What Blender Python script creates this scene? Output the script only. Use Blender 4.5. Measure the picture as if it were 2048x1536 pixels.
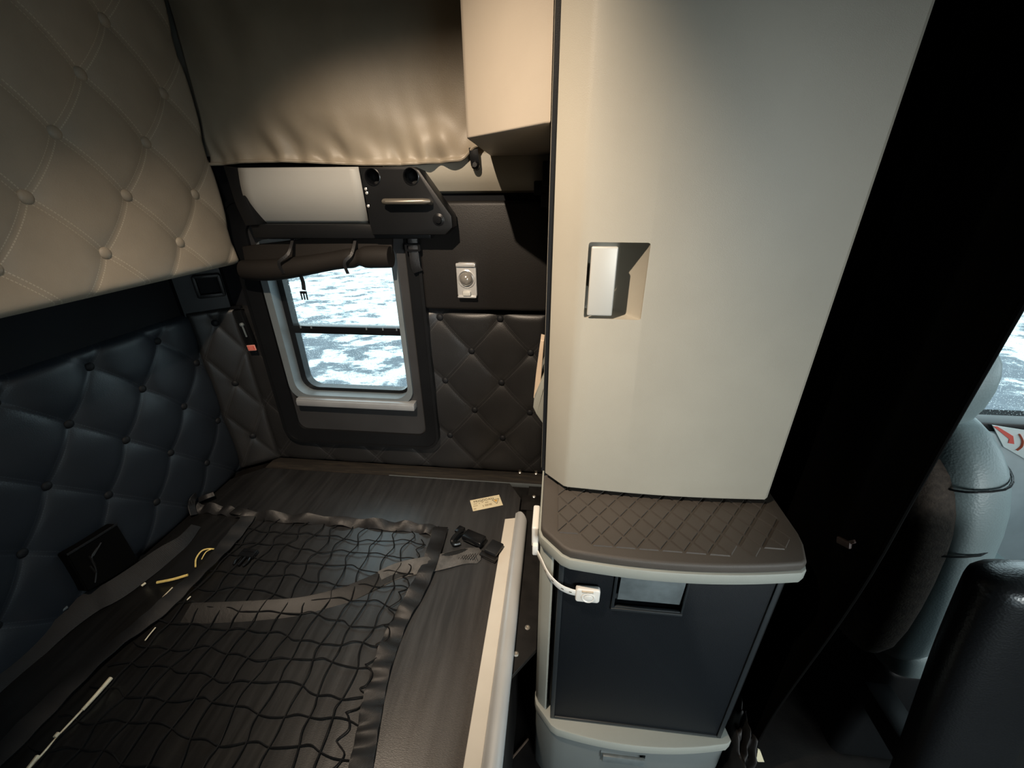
import bpy, bmesh, math, random
from math import sin, cos, pi, exp, sqrt, radians as R
from mathutils import Vector as V, Matrix

for _o in list(bpy.data.objects):
    bpy.data.objects.remove(_o)
S = bpy.context.scene
C = S.collection
random.seed(7)
Z0 = 1.5                      # eye height above the floor; shapes below are written with the eye at z = 0

# ---------------------------------------------------------------- camera
YAW, PITCH, ROLL, FPX = R(6.343), R(-25.61), R(0.475), 813.48
ROT = (Matrix.Rotation(YAW, 3, 'Z') @ Matrix.Rotation(PITCH, 3, 'X') @ Matrix.Rotation(ROLL, 3, 'Y'))
cam_d = bpy.data.cameras.new('camera')
cam = bpy.data.objects.new('camera', cam_d)
C.objects.link(cam)
cam_d.sensor_width = 36
cam_d.lens = 36 * FPX / 2048
cam_d.clip_start = 0.02
M3 = Matrix((ROT.col[0], ROT.col[2], -ROT.col[1])).transposed()
cam.matrix_world = Matrix.Translation((0, 0, Z0)) @ M3.to_4x4()
S.camera = cam

# ---------------------------------------------------------------- world, exposure, lights
S.view_settings.view_transform = 'Standard'
S.view_settings.look = 'None'
S.view_settings.exposure = 0.0
S.view_settings.gamma = 1.0
S.view_settings.use_curve_mapping = False
S.cycles.use_denoising = True
S.cycles.max_bounces = 8
S.cycles.transparent_max_bounces = 12
S.cycles.caustics_reflective = False
S.cycles.caustics_refractive = False
S.cycles.sample_clamp_indirect = 4.0
W = bpy.data.worlds.new('overcast_sky')
S.world = W
W.use_nodes = True
_bg = W.node_tree.nodes['Background']
_bg.inputs[0].default_value = (0.74, 0.93, 1.0, 1)
_bg.inputs[1].default_value = 2.8



def spot(name, pos, aim, watts, col, size, blend, soft):
    l = bpy.data.lights.new(name, 'SPOT')
    l.energy = watts
    l.color = col
    l.spot_size = R(size)
    l.spot_blend = blend
    l.shadow_soft_size = soft
    o = bpy.data.objects.new(name, l)
    C.objects.link(o)
    o.location = V(pos) + V((0, 0, Z0))
    o.rotation_euler = (V(aim) - V(pos)).to_track_quat('-Z', 'Y').to_euler()
    return o


# warm gooseneck lamp over the bunk
LAMP_POS, LAMP_AIM = (-0.358, 0.176, 0.677), (-0.355, 0.945, -0.470)
lamp_light = spot('gooseneck_lamp_light', LAMP_POS, LAMP_AIM, 138.0, (1.0, 0.81, 0.62), 79.0, 1.0, 0.010)
# low hazy sun through an unseen cab opening shaped to let it reach the locker door
_s = bpy.data.lights.new('hazy_sun', 'SUN')
_s.energy = 2.6
_s.color = (0.95, 0.98, 0.96)
_s.angle = R(22)
sun = bpy.data.objects.new('hazy_sun', _s)
C.objects.link(sun)
sun.rotation_euler = V((-1.0, 2.0, -0.16)).to_track_quat('-Z', 'Y').to_euler()


def portal(name, loc, rot, sx, sy):
    l = bpy.data.lights.new(name, 'AREA')
    l.shape = 'RECTANGLE'
    l.size, l.size_y = sx, sy
    l.cycles.is_portal = True
    o = bpy.data.objects.new(name, l)
    C.objects.link(o)
    o.location = V(loc) + V((0, 0, Z0))
    o.rotation_euler = rot


portal('windshield_portal', (2.1, 0, 0.0), (0, R(90), 0), 1.0, 2.0)
portal('bunk_window_portal', (-0.74, 1.40, -0.45), (R(-90), 0, 0), 0.5, 0.6)
portal('door_window_portal', (1.25, 1.25, -0.1), (R(-90), 0, 0), 0.9, 0.9)
portal('doorway_portal', (1.25, -1.4, -0.6), (R(90), 0, 0), 1.1, 1.7)


# ---------------------------------------------------------------- geometry helpers
def ray(px, py):
    return ROT @ V((px - 1024, FPX, 768 - py))


def at(px, py, ax, v):
    """the point of plane axis=v (0 x, 1 y, 2 z) behind a spot of the photograph"""
    d = ray(px, py)
    return d * (v / d[ax])


def ss(a, b, x):
    t = max(0.0, min(1.0, (x - a) / (b - a)))
    return t * t * (3 - 2 * t)


class MB:
    def __init__(s):
        s.bm = bmesh.new()
        s.uv = None

    def verts(s, pts):
        return [s.bm.verts.new(p) for p in pts]

    def box(s, x0, x1, y0, y1, z0, z1, b=0.0, seg=2):
        t = bmesh.new()
        bmesh.ops.create_cube(t, size=1)
        for v in t.verts:
            v.co = V(((x0 + x1) / 2 + v.co.x * (x1 - x0), (y0 + y1) / 2 + v.co.y * (y1 - y0), (z0 + z1) / 2 + v.co.z * (z1 - z0)))
        if b:
            bmesh.ops.bevel(t, geom=t.edges[:], offset=b, segments=seg, affect='EDGES', profile=0.5)
        s.join(t)
        return s

    def obox(s, c, ax, ay, az, hx, hy, hz, b=0.0, seg=2):
        t = bmesh.new()
        bmesh.ops.create_cube(t, size=2)
        for v in t.verts:
            v.co = V((v.co.x * hx, v.co.y * hy, v.co.z * hz))
        if b:
            bmesh.ops.bevel(t, geom=t.edges[:], offset=b, segments=seg, affect='EDGES', profile=0.5)
        m = Matrix((V(ax).normalized(), V(ay).normalized(), V(az).normalized())).transposed()
        for v in t.verts:
            v.co = V(c) + m @ v.co
        s.join(t)
        return s

    def join(s, t):
        me = bpy.data.meshes.new('tmp')
        t.to_mesh(me)
        t.free()
        s.bm.from_mesh(me)
        bpy.data.meshes.remove(me)

    def prism(s, pts, axis, a0, a1, b=0.0, seg=2, caps_only=False):
        """polygon pts (2D) swept along axis from a0 to a1; axis 'z': pts (x,y); 'y': pts (x,z); 'x': pts (y,z)"""
        def P(p, a):
            return {'z': (p[0], p[1], a), 'y': (p[0], a, p[1]), 'x': (a, p[0], p[1])}[axis]
        t = bmesh.new()
        lo = [t.verts.new(P(p, a0)) for p in pts]
        hi = [t.verts.new(P(p, a1)) for p in pts]
        n = len(pts)
        f0 = t.faces.new(lo)
        f1 = t.faces.new(hi)
        for i in range(n):
            t.faces.new((lo[i], lo[(i + 1) % n], hi[(i + 1) % n], hi[i]))
        bmesh.ops.recalc_face_normals(t, faces=t.faces[:])
        if b:
            if caps_only:
                es = list({e for f in (f0, f1) for e in f.edges})
            else:
                es = t.edges[:]
            bmesh.ops.bevel(t, geom=es, offset=b, segments=seg, affect='EDGES', profile=0.5)
        s.join(t)
        return s

    def tube(s, path, r, n=8, closed=False, flat=1.0):
        path = [V(p) for p in path]
        m = len(path)
        rings = []
        up = None
        for i, p in enumerate(path):
            a = path[(i - 1) % m] if (closed or i > 0) else p
            c = path[(i + 1) % m] if (closed or i < m - 1) else p
            t = (c - a).normalized()
            if up is None:
                up = V((0, 0, 1)) if abs(t.z) < 0.9 else V((1, 0, 0))
            sd = t.cross(up).normalized()
            up = sd.cross(t).normalized()
            rr = r(i / (m - 1)) if callable(r) else r
            rings.append(s.verts([p + (sd * cos(k * 2 * pi / n) + up * sin(k * 2 * pi / n) * flat) * rr for k in range(n)]))
        for i in range(m if closed else m - 1):
            A, B = rings[i], rings[(i + 1) % m]
            for k in range(n):
                s.bm.faces.new((A[k], A[(k + 1) % n], B[(k + 1) % n], B[k]))
        if not closed:
            s.bm.faces.new(rings[0][::-1])
            s.bm.faces.new(rings[-1])
        return s

    def ribbon(s, path, width, thick, up=(0, 0, 1), twist=None):
        """flat webbing along path; up gives the face normal"""
        path = [V(p) for p in path]
        m = len(path)
        rings = []
        for i, p in enumerate(path):
            t = (path[min(i + 1, m - 1)] - path[max(i - 1, 0)]).normalized()
            u = V(up(i / (m - 1)) if callable(up) else up)
            sd = t.cross(u).normalized()
            nn = sd.cross(t).normalized()
            w = (width(i / (m - 1)) if callable(width) else width) / 2
            h = thick / 2
            rings.append(s.verts([p + sd * w + nn * h * .6, p + sd * w * .9 + nn * h, p - sd * w * .9 + nn * h, p - sd * w + nn * h * .6,
                                  p - sd * w - nn * h * .6, p - sd * w * .9 - nn * h, p + sd * w * .9 - nn * h, p + sd * w - nn * h * .6]))
        for A, B in zip(rings, rings[1:]):
            for k in range(8):
                s.bm.faces.new((A[k], A[(k + 1) % 8], B[(k + 1) % 8], B[k]))
        s.bm.faces.new(rings[0][::-1])
        s.bm.faces.new(rings[-1])
        return s

    def lathe(s, o, d, prof, n=24, caps=True):
        """prof: (radius, distance along d)"""
        o, d = V(o), V(d).normalized()
        a = d.orthogonal().normalized()
        b = d.cross(a)
        rings = []
        for r, h in prof:
            if r < 1e-6:
                rings.append(s.verts([o + d * h]))
            else:
                rings.append(s.verts([o + d * h + (a * cos(k * 2 * pi / n) + b * sin(k * 2 * pi / n)) * r for k in range(n)]))
        for A, B in zip(rings, rings[1:]):
            for k in range(n):
                if len(A) == 1 and len(B) == 1:
                    continue
                if len(A) == 1:
                    s.bm.faces.new((A[0], B[k], B[(k + 1) % n]))
                elif len(B) == 1:
                    s.bm.faces.new((A[k], B[0], A[(k + 1) % n]))
                else:
                    s.bm.faces.new((A[k], B[k], B[(k + 1) % n], A[(k + 1) % n]))
        for ring in (rings[0], rings[-1]):
            if caps and len(ring) > 1:
                s.bm.faces.new(ring)
        return s

    def grid(s, fn, nu, nv, uvfn=None):
        vs = [[s.bm.verts.new(fn(i / nu, j / nv)) for j in range(nv + 1)] for i in range(nu + 1)]
        if uvfn and s.uv is None:
            s.uv = s.bm.loops.layers.uv.new('UVMap')
        for i in range(nu):
            for j in range(nv):
                f = s.bm.faces.new((vs[i][j], vs[i + 1][j], vs[i + 1][j + 1], vs[i][j + 1]))
                if uvfn:
                    for l, (a, b) in zip(f.loops, ((i, j), (i + 1, j), (i + 1, j + 1), (i, j + 1))):
                        l[s.uv].uv = uvfn(a / nu, b / nv)
        return s

    def build(s, name, m, parent=None, loc=None, sharp=35, solid=0.0, recalc=True, cut=None, subsurf=0):
        if recalc:
            bmesh.ops.recalc_face_normals(s.bm, faces=s.bm.faces[:])
        off = V((0, 0, Z0))
        if parent is not None:
            base = V(parent['_w'])
        elif loc is not None:
            base = V(loc) + off
        else:
            xs = [v.co for v in s.bm.verts]
            base = V(((min(v.x for v in xs) + max(v.x for v in xs)) / 2, (min(v.y for v in xs) + max(v.y for v in xs)) / 2, min(v.z for v in xs))) + off
        for v in s.bm.verts:
            v.co = v.co + off - base
        me = bpy.data.meshes.new(name)
        s.bm.to_mesh(me)
        s.bm.free()
        me.materials.append(m)
        o = bpy.data.objects.new(name, me)
        C.objects.link(o)
        if parent is not None:
            o.parent = parent
        else:
            o.location = base
        o['_w'] = tuple(base)
        if cut is not None or solid or subsurf:
            if cut is not None:
                cm = bpy.data.meshes.new('cut')
                bmesh.ops.recalc_face_normals(cut.bm, faces=cut.bm.faces[:])
                for v in cut.bm.verts:
                    v.co = v.co + off - base
                cut.bm.to_mesh(cm)
                cut.bm.free()
                co = bpy.data.objects.new('cut', cm)
                C.objects.link(co)
                if parent is not None:
                    co.parent = parent
                else:
                    co.location = base
                md = o.modifiers.new('b', 'BOOLEAN')
                md.object = co
                md.operation = 'DIFFERENCE'
                md.solver = 'EXACT'
            if solid:
                md = o.modifiers.new('s', 'SOLIDIFY')
                md.thickness = solid
                md.offset = 0
            if subsurf:
                md = o.modifiers.new('ss', 'SUBSURF')
                md.levels = md.render_levels = subsurf
            bpy.context.view_layer.update()
            ev = o.evaluated_get(bpy.context.evaluated_depsgraph_get())
            me2 = bpy.data.meshes.new_from_object(ev)
            o.modifiers.clear()
            o.data = me2
            bpy.data.meshes.remove(me)
            me2.name = name
            me = me2
            if cut is not None:
                bpy.data.objects.remove(co)
        for p in me.polygons:
            p.use_smooth = True
        me.set_sharp_from_angle(angle=R(sharp))
        return o


def tag(o, label, cat, group=None):
    o['label'] = label
    o['category'] = cat
    if group:
        o['group'] = group
    return o


def thing(name, label, cat, loc, group=None):
    o = bpy.data.objects.new(name, None)
    C.objects.link(o)
    o.empty_display_size = 0.05
    o.location = V(loc) + V((0, 0, Z0))
    o['_w'] = tuple(o.location)
    return tag(o, label, cat, group)


def struct(o):
    o['kind'] = 'structure'
    return o


def copy_part(o, parent, delta):
    c = o.copy()
    C.objects.link(c)
    c.parent = parent
    c.location = o.location + V(delta)
    return c


# ---------------------------------------------------------------- materials
def lin(c):
    return tuple((x / 12.92 if x <= 0.04045 else ((x + 0.055) / 1.055) ** 2.4) for x in c)


class Mat:
    def __init__(s, name):
        s.m = bpy.data.materials.new(name)
        s.m.use_nodes = True
        s.t = s.m.node_tree
        s.b = s.t.nodes['Principled BSDF']
        s.out = s.t.nodes['Material Output']

    def n(s, ty, **kw):
        x = s.t.nodes.new(ty)
        for k, v in kw.items():
            if isinstance(v, (int, float, str, bool)) and not k.startswith('i_'):
                setattr(x, k, v)
        return x

    def l(s, a, b):
        s.t.links.new(a, b)

    def coord(s, scale=(1, 1, 1), kind='Object', rot=(0, 0, 0)):
        tc = s.n('ShaderNodeTexCoord')
        mp = s.n('ShaderNodeMapping')
        mp.inputs['Scale'].default_value = scale
        mp.inputs['Rotation'].default_value = rot
        s.l(tc.outputs[kind], mp.inputs['Vector'])
        return mp.outputs[0]

    def noise(s, co, scale, detail=4, rough=0.55):
        x = s.n('ShaderNodeTexNoise')
        s.l(co, x.inputs['Vector'])
        x.inputs['Scale'].default_value = scale
        x.inputs['Detail'].default_value = detail
        x.inputs['Roughness'].default_value = rough
        return x.outputs[0]

    def ramp(s, f, stops):
        x = s.n('ShaderNodeValToRGB')
        e = x.color_ramp.elements
        while len(e) < len(stops):
            e.new(0.5)
        for el, (p, c) in zip(e, stops):
            el.position = p
            el.color = (*c, 1) if len(c) == 3 else c
        s.l(f, x.inputs[0])
        return x.outputs[0]

    def bump(s, h, strength, dist=0.002, prev=None):
        x = s.n('ShaderNodeBump')
        x.inputs['Strength'].default_value = strength
        x.inputs['Distance'].default_value = dist
        s.l(h, x.inputs['Height'])
        if prev is not None:
            s.l(prev, x.inputs['Normal'])
        return x.outputs[0]

    def math(s, op, a, b=None, c=None):
        x = s.n('ShaderNodeMath')
        x.operation = op
        for i, q in enumerate((a, b, c)):
            if q is None:
                continue
            if isinstance(q, (int, float)):
                x.inputs[i].default_value = q
            else:
                s.l(q, x.inputs[i])
        return x.outputs[0]

    def mix(s, f, a, b):
        x = s.n('ShaderNodeMix')
        x.data_type = 'RGBA'
        for i, q in ((0, f), (6, a), (7, b)):
            if isinstance(q, (int, float)):
                x.inputs[i].default_value = q
            elif isinstance(q, tuple):
                x.inputs[i].default_value = (*q, 1)
            else:
                s.l(q, x.inputs[i])
        return x.outputs[2]


def plain(name, col, rough=0.5, metal=0.0, grain=0.0, gscale=300, var=0.12, vscale=9, spec=0.5, coat=0.0):
    """col in linear light; slight mottling, optional fine grain"""
    M = Mat(name)
    co = M.coord()
    nz = M.noise(co, vscale, 3)
    c0 = tuple(c * (1 - var) for c in col)
    c1 = tuple(min(1, c * (1 + var)) for c in col)
    M.l(M.ramp(nz, [(0.3, c0), (0.7, c1)]), M.b.inputs['Base Color'])
    M.b.inputs['Roughness'].default_value = rough
    M.b.inputs['Metallic'].default_value = metal
    M.b.inputs['Specular IOR Level'].default_value = spec
    if coat:
        M.b.inputs['Coat Weight'].default_value = coat
    if grain:
        M.l(M.bump(M.noise(co, gscale, 3), grain, 0.001), M.b.inputs['Normal'])
    return M.m


def leather(name, col, rough=0.45, bump=0.35, scale=420, stitch=None, spec=0.5):
    """pebbled vinyl; with stitch, double thread rows along the whole-number lines of the UV map"""
    M = Mat(name)
    co = M.coord()
    vo = M.n('ShaderNodeTexVoronoi')
    M.l(co, vo.inputs['Vector'])
    vo.inputs['Scale'].default_value = scale
    nz = M.noise(co, 7, 4)
    base = M.ramp(nz, [(0.3, tuple(c * 0.9 for c in col)), (0.7, tuple(c * 1.1 for c in col))])
    nrm = M.bump(vo.outputs['Distance'], bump, 0.0006)
    if stitch:
        uv = M.n('ShaderNodeTexCoord').outputs['UV']
        sp = M.n('ShaderNodeSeparateXYZ')
        M.l(uv, sp.inputs[0])
        rows = []
        for a, b in ((0, 1), (1, 0)):
            d = M.math('ABSOLUTE', M.math('SUBTRACT', sp.outputs[a], M.math('ROUND', sp.outputs[a])))
            band = M.math('LESS_THAN', M.math('ABSOLUTE', M.math('SUBTRACT', d, 0.035)), 0.007)
            dash = M.math('LESS_THAN', M.math('FRACT', M.math('MULTIPLY', sp.outputs[b], 26)), 0.68)
            rows.append(M.math('MULTIPLY', band, dash))
        st = M.math('MAXIMUM', rows[0], rows[1])
        base = M.mix(M.math('MULTIPLY', st, 0.45), base, stitch)
        nrm = M.bump(st, 0.35, 0.0008, nrm)
    M.l(base, M.b.inputs['Base Color'])
    M.l(nrm, M.b.inputs['Normal'])
    M.b.inputs['Roughness'].default_value = rough
    M.b.inputs['Specular IOR Level'].default_value = spec
    return M.m


def webbing(name, col, rough=0.6, worn=0.0):
    M = Mat(name)
    co = M.coord()
    wv = M.n('ShaderNodeTexWave')
    M.l(M.coord((1, 1, 1), rot=(0, 0, 0.7)), wv.inputs['Vector'])
    wv.inputs['Scale'].default_value = 160
    wv.inputs['Distortion'].default_value = 1.5
    nz = M.noise(co, 22, 5, 0.7)
    hi = tuple(min(1, c * (1.6 + worn * 5) + worn * 0.03) for c in col)
    M.l(M.ramp(nz, [(0.35, col), (0.75, hi)]), M.b.inputs['Base Color'])
    M.l(M.bump(wv.outputs[0], 0.5, 0.0008), M.b.inputs['Normal'])
    M.b.inputs['Roughness'].default_value = rough
    M.b.inputs['Specular IOR Level'].default_value = 0.4
    return M.m


BEIGE = (0.36, 0.31, 0.235)
m_quilt = leather('beige_quilted_vinyl', (0.335, 0.287, 0.225), 0.5, 0.25, 380, (0.66, 0.58, 0.46))
m_curt = leather('beige_vinyl_sheet', (0.34, 0.29, 0.22), 0.46, 0.2, 420)
m_beigeplas = plain('beige_moulded_plastic', (0.39, 0.34, 0.275), 0.55, grain=0.15, gscale=700, var=0.03)
m_doorplas = plain('stone_grey_plastic', (0.37, 0.345, 0.285), 0.5, grain=0.25, gscale=900, var=0.03)
m_greyplas = plain('grey_green_plastic', (0.30, 0.315, 0.285), 0.5, grain=0.2, gscale=900, var=0.03)
m_panelgrey = plain('light_grey_panel', (0.38, 0.375, 0.35), 0.5, grain=0.1, gscale=800, var=0.02)
m_tuft = leather('black_tufted_vinyl', (0.0125, 0.0165, 0.0225), 0.42, 0.3, 420, (0.05, 0.056, 0.066), spec=0.45)  # daylight's blue tint is put into this base colour
m_tuft2 = leather('black_tufted_vinyl_side', (0.0150, 0.0148, 0.0150), 0.42, 0.3, 420, (0.055, 0.053, 0.053), spec=0.45)
m_btn = plain('black_covered_button', (0.009, 0.0098, 0.0115), 0.6, grain=0.2, spec=0.2)
m_vinyl = leather('black_smooth_vinyl', (0.0095, 0.0086, 0.0082), 0.5, 0.3, 420, spec=0.35)
m_rollcloth = leather('black_brown_cover_cloth', (0.011, 0.0092, 0.0078), 0.7, 0.4, 500, spec=0.2)
m_blkplas = plain('black_plastic', (0.0055, 0.006, 0.0068), 0.42, grain=0.2, gscale=600, spec=0.3)
m_blkgloss = plain('black_gloss_plastic', (0.006, 0.0065, 0.0075), 0.25, spec=0.4)
m_blkmetal = plain('black_painted_steel', (0.009, 0.0082, 0.0078), 0.45, grain=0.15, gscale=200, var=0.4, vscale=30, spec=0.35)
m_rubber = leather('black_rubber', (0.062, 0.053, 0.045), 0.62, 0.3, 900)
m_fridge = plain('blue_black_fridge_door', (0.0035, 0.0055, 0.008), 0.5, grain=0.5, gscale=900, var=0.05, spec=0.25)
m_fridgetrim = plain('dark_grey_trim', (0.016, 0.020, 0.023), 0.4, spec=0.4)
m_fhandle = plain('smoke_grey_handle', (0.125, 0.148, 0.155), 0.4, var=0.2, vscale=40)
m_alu = plain('satin_aluminium', (0.58, 0.59, 0.59), 0.4, metal=0.35, grain=0.1, gscale=200, var=0.05)
m_alu2 = plain('painted_aluminium_strip', (0.76, 0.71, 0.62), 0.45, metal=0.1, var=0.04)
m_rim = plain('grey_window_rim', (0.12, 0.14, 0.15), 0.4)
m_chrome = plain('chrome', (0.62, 0.62, 0.61), 0.22, metal=0.45, var=0.02, coat=0.5)
m_lens = plain('frosted_lens', (0.34, 0.32, 0.29), 0.14, metal=0.5, coat=0.7)
m_steel = plain('bright_screw', (0.75, 0.70, 0.62), 0.3, metal=0.9)
m_white = plain('white_plastic', (0.74, 0.73, 0.69), 0.35, var=0.03)
m_handle = plain('pale_grey_handle', (0.47, 0.47, 0.44), 0.4, metal=0.1, var=0.02)
m_wall = plain('black_fabric_lining', (0.007, 0.0078, 0.0095), 0.85, grain=0.3, gscale=500, spec=0.2)
m_curtblk = plain('black_blackout_cloth', (0.0028, 0.0027, 0.0026), 0.9, grain=0.3, gscale=600, spec=0.05)
m_ceil = plain('beige_headliner', (0.30, 0.26, 0.20), 0.9, grain=0.2)
m_floor = plain('dark_rubber_floor', (0.016, 0.012, 0.010), 0.6, grain=0.3, gscale=200, var=0.4, vscale=25)
m_web = webbing('black_webbing', (0.0085, 0.0085, 0.0092), 0.38, 0.05)
m_webdark = webbing('charcoal_webbing', (0.0062, 0.0068, 0.0080), 0.55, 0.01)
m_webgrey = webbing('grey_webbing', (0.0065, 0.0065, 0.0066), 0.4, 0.02)
m_webpale = webbing('pale_lit_webbing', (0.058, 0.056, 0.054), 0.35, 0.18)  # lit copy of the belt webbing, the glint put into its colour
m_cord = plain('black_net_cord', (0.005, 0.005, 0.0055), 0.65, spec=0.2)
m_yellow = plain('yellow_cord', (0.75, 0.58, 0.20), 0.6, var=0.2, vscale=60)
m_cream = plain('cream_cord', (0.72, 0.66, 0.50), 0.6, var=0.2, vscale=60)
m_suede = plain('brown_carpet_backing', (0.050, 0.036, 0.027), 0.95, grain=1.0, gscale=260, var=0.35, vscale=90)
m_seat = leather('grey_seat_leather', (0.22, 0.275, 0.28), 0.42, 0.5, 260)
m_arm = leather('black_seat_leather', (0.0085, 0.0092, 0.0105), 0.30, 0.45, 260, spec=0.8)
m_red = plain('red_label', (0.62, 0.10, 0.075), 0.5)
m_pink = plain('pale_red_border', (0.72, 0.30, 0.24), 0.5)
m_cream_label = plain('cream_label', (0.80, 0.72, 0.50), 0.5, var=0.05)
m_ink = plain('printed_ink', (0.07, 0.06, 0.035), 0.6)
m_inkpale = plain('faded_ink', (0.48, 0.41, 0.27), 0.6)
m_amber = plain('amber_print', (0.72, 0.42, 0.10), 0.6)
m_doorin = plain('pale_grey_door_trim', (0.40, 0.44, 0.45), 0.5)
m_orange = plain('orange_red_print', (0.80, 0.13, 0.05), 0.5)
m_brown = plain('reddish_brown_tab', (0.035, 0.019, 0.016), 0.6)
m_stain = plain('grey_thread', (0.08, 0.085, 0.095), 0.6)


def board_mat():
    """dark film-faced board: scuffed, streaks along the truck, lamp pool painted brown at right, shade at left, pale sheen at back"""
    M = Mat('dark_scuffed_board')
    co = M.coord()
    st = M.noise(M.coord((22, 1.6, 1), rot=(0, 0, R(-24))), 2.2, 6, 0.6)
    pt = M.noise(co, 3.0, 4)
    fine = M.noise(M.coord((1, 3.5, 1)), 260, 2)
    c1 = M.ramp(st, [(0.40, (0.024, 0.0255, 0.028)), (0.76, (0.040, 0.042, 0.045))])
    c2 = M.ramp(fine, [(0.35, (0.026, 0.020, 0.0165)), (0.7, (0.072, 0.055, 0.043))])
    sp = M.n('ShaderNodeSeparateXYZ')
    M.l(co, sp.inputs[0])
    f = M.ramp(M.math('ADD', M.math('ADD', M.math('MULTIPLY', sp.outputs[0], 1.5), M.math('MULTIPLY', sp.outputs[1], -0.45)), M.math('MULTIPLY', pt, 0.5)), [(0.60, (0, 0, 0)), (1.0, (1, 1, 1))])  # mask of the warm lamp pool painted toward the rail
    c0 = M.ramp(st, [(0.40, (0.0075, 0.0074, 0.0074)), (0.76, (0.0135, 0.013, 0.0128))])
    g = M.ramp(M.math('ADD', M.math('ADD', M.math('MULTIPLY', sp.outputs[0], 0.9), M.math('MULTIPLY', sp.outputs[1], 0.75)), M.math('MULTIPLY', pt, 0.4)), [(0.30, (0, 0, 0)), (0.95, (1, 1, 1))])  # mask from painted shade at near left to painted window sheen at back
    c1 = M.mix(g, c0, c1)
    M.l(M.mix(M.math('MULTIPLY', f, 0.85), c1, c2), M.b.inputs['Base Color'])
    rg = M.ramp(st, [(0.3, (0.30,) * 3), (0.8, (0.42,) * 3)])
    M.l(rg, M.b.inputs['Roughness'])
    M.b.inputs['Specular IOR Level'].default_value = 0.85
    M.l(M.bump(fine, 0.25, 0.0006, M.bump(st, 0.05, 0.001)), M.b.inputs['Normal'])
    return M.m


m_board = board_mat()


def wood_worn():
    M = Mat('worn_dark_ply')
    co = M.coord((1, 9, 9))
    n1 = M.noise(co, 9, 6, 0.7)
    M.l(M.ramp(n1, [(0.45, (0.012, 0.010, 0.008)), (0.85, (0.046, 0.037, 0.026))]), M.b.inputs['Base Color'])
    M.b.inputs['Roughness'].default_value = 0.7
    return M.m


m_ply = wood_worn()


def glass_mat():
    """clear pane speckled with rain drops"""
    M = Mat('rain_spotted_glass')
    co = M.coord()
    vo = M.n('ShaderNodeTexVoronoi')
    M.l(co, vo.inputs['Vector'])
    vo.inputs['Scale'].default_value = 210
    nz = M.noise(co, 14, 3)
    drop = M.math('LESS_THAN', vo.outputs['Distance'], M.math('MULTIPLY', nz, 0.52))
    tr = M.n('ShaderNodeBsdfTransparent')
    tr.inputs[0].default_value = (0.95, 0.98, 0.98, 1)
    gl = M.n('ShaderNodeBsdfGlossy')
    gl.inputs['Roughness'].default_value = 0.05
    rf = M.n('ShaderNodeBsdfRefraction')
    rf.inputs['IOR'].default_value = 1.33
    rf.inputs['Roughness'].default_value = 0.02
    M.l(M.bump(vo.outputs['Distance'], 1.0, 0.004), rf.inputs['Normal'])
    m1 = M.n('ShaderNodeMixShader')
    M.l(M.math('MULTIPLY', drop, 0.5), m1.inputs[0])
    M.l(tr.outputs[0], m1.inputs[1])
    M.l(rf.outputs[0], m1.inputs[2])
    m2 = M.n('ShaderNodeMixShader')
    m2.inputs[0].default_value = 0.04
    M.l(m1.outputs[0], m2.inputs[1])
    M.l(gl.outputs[0], m2.inputs[2])
    M.l(m2.outputs[0], M.out.inputs[0])
    return M.m


m_glass = glass_mat()


def ground_mat():
    """wet yard: slush and puddles over dark asphalt, wheel tracks"""
    M = Mat('slushy_wet_asphalt')
    co = M.coord()
    big = M.noise(co, 0.42, 3, 0.5)
    spg = M.n('ShaderNodeSeparateXYZ')
    M.l(co, spg.inputs[0])
    far = M.ramp(M.math('MULTIPLY', spg.outputs[1], 0.05), [(0.34, (0, 0, 0)), (0.50, (1, 1, 1))])
    mid = M.noise(M.coord((0.8, 1.0, 1)), 2.6, 8, 0.68)
    fine = M.noise(M.coord((0.6, 1, 1)), 11, 6, 0.8)
    wv = M.n('ShaderNodeTexWave')
    M.l(M.coord((1, 1, 1), rot=(0, 0, R(38))), wv.inputs['Vector'])
    wv.inputs['Scale'].default_value = 0.42
    wv.inputs['Distortion'].default_value = 2.5
    wv.inputs['Detail'].default_value = 3
    v = M.math('ADD', M.math('MULTIPLY', big, 0.55), M.math('MULTIPLY', mid, 0.75))
    v = M.math('ADD', v, M.math('MULTIPLY', wv.outputs[0], 0.06))
    v = M.math('ADD', v, M.math('MULTIPLY', fine, 0.30))
    v = M.math('ADD', M.math('ADD', v, M.math('MULTIPLY', far, 0.10)), -0.055)
    c = M.ramp(v, [(0.75, (0.075, 0.092, 0.112)), (0.81, (0.14, 0.165, 0.185)), (0.84, (0.52, 0.55, 0.55)), (1.0, (0.84, 0.87, 0.85))])
    M.l(c, M.b.inputs['Base Color'])
    M.b.inputs['Roughness'].default_value = 0.6
    return M.m


m_ground = ground_mat()


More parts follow.
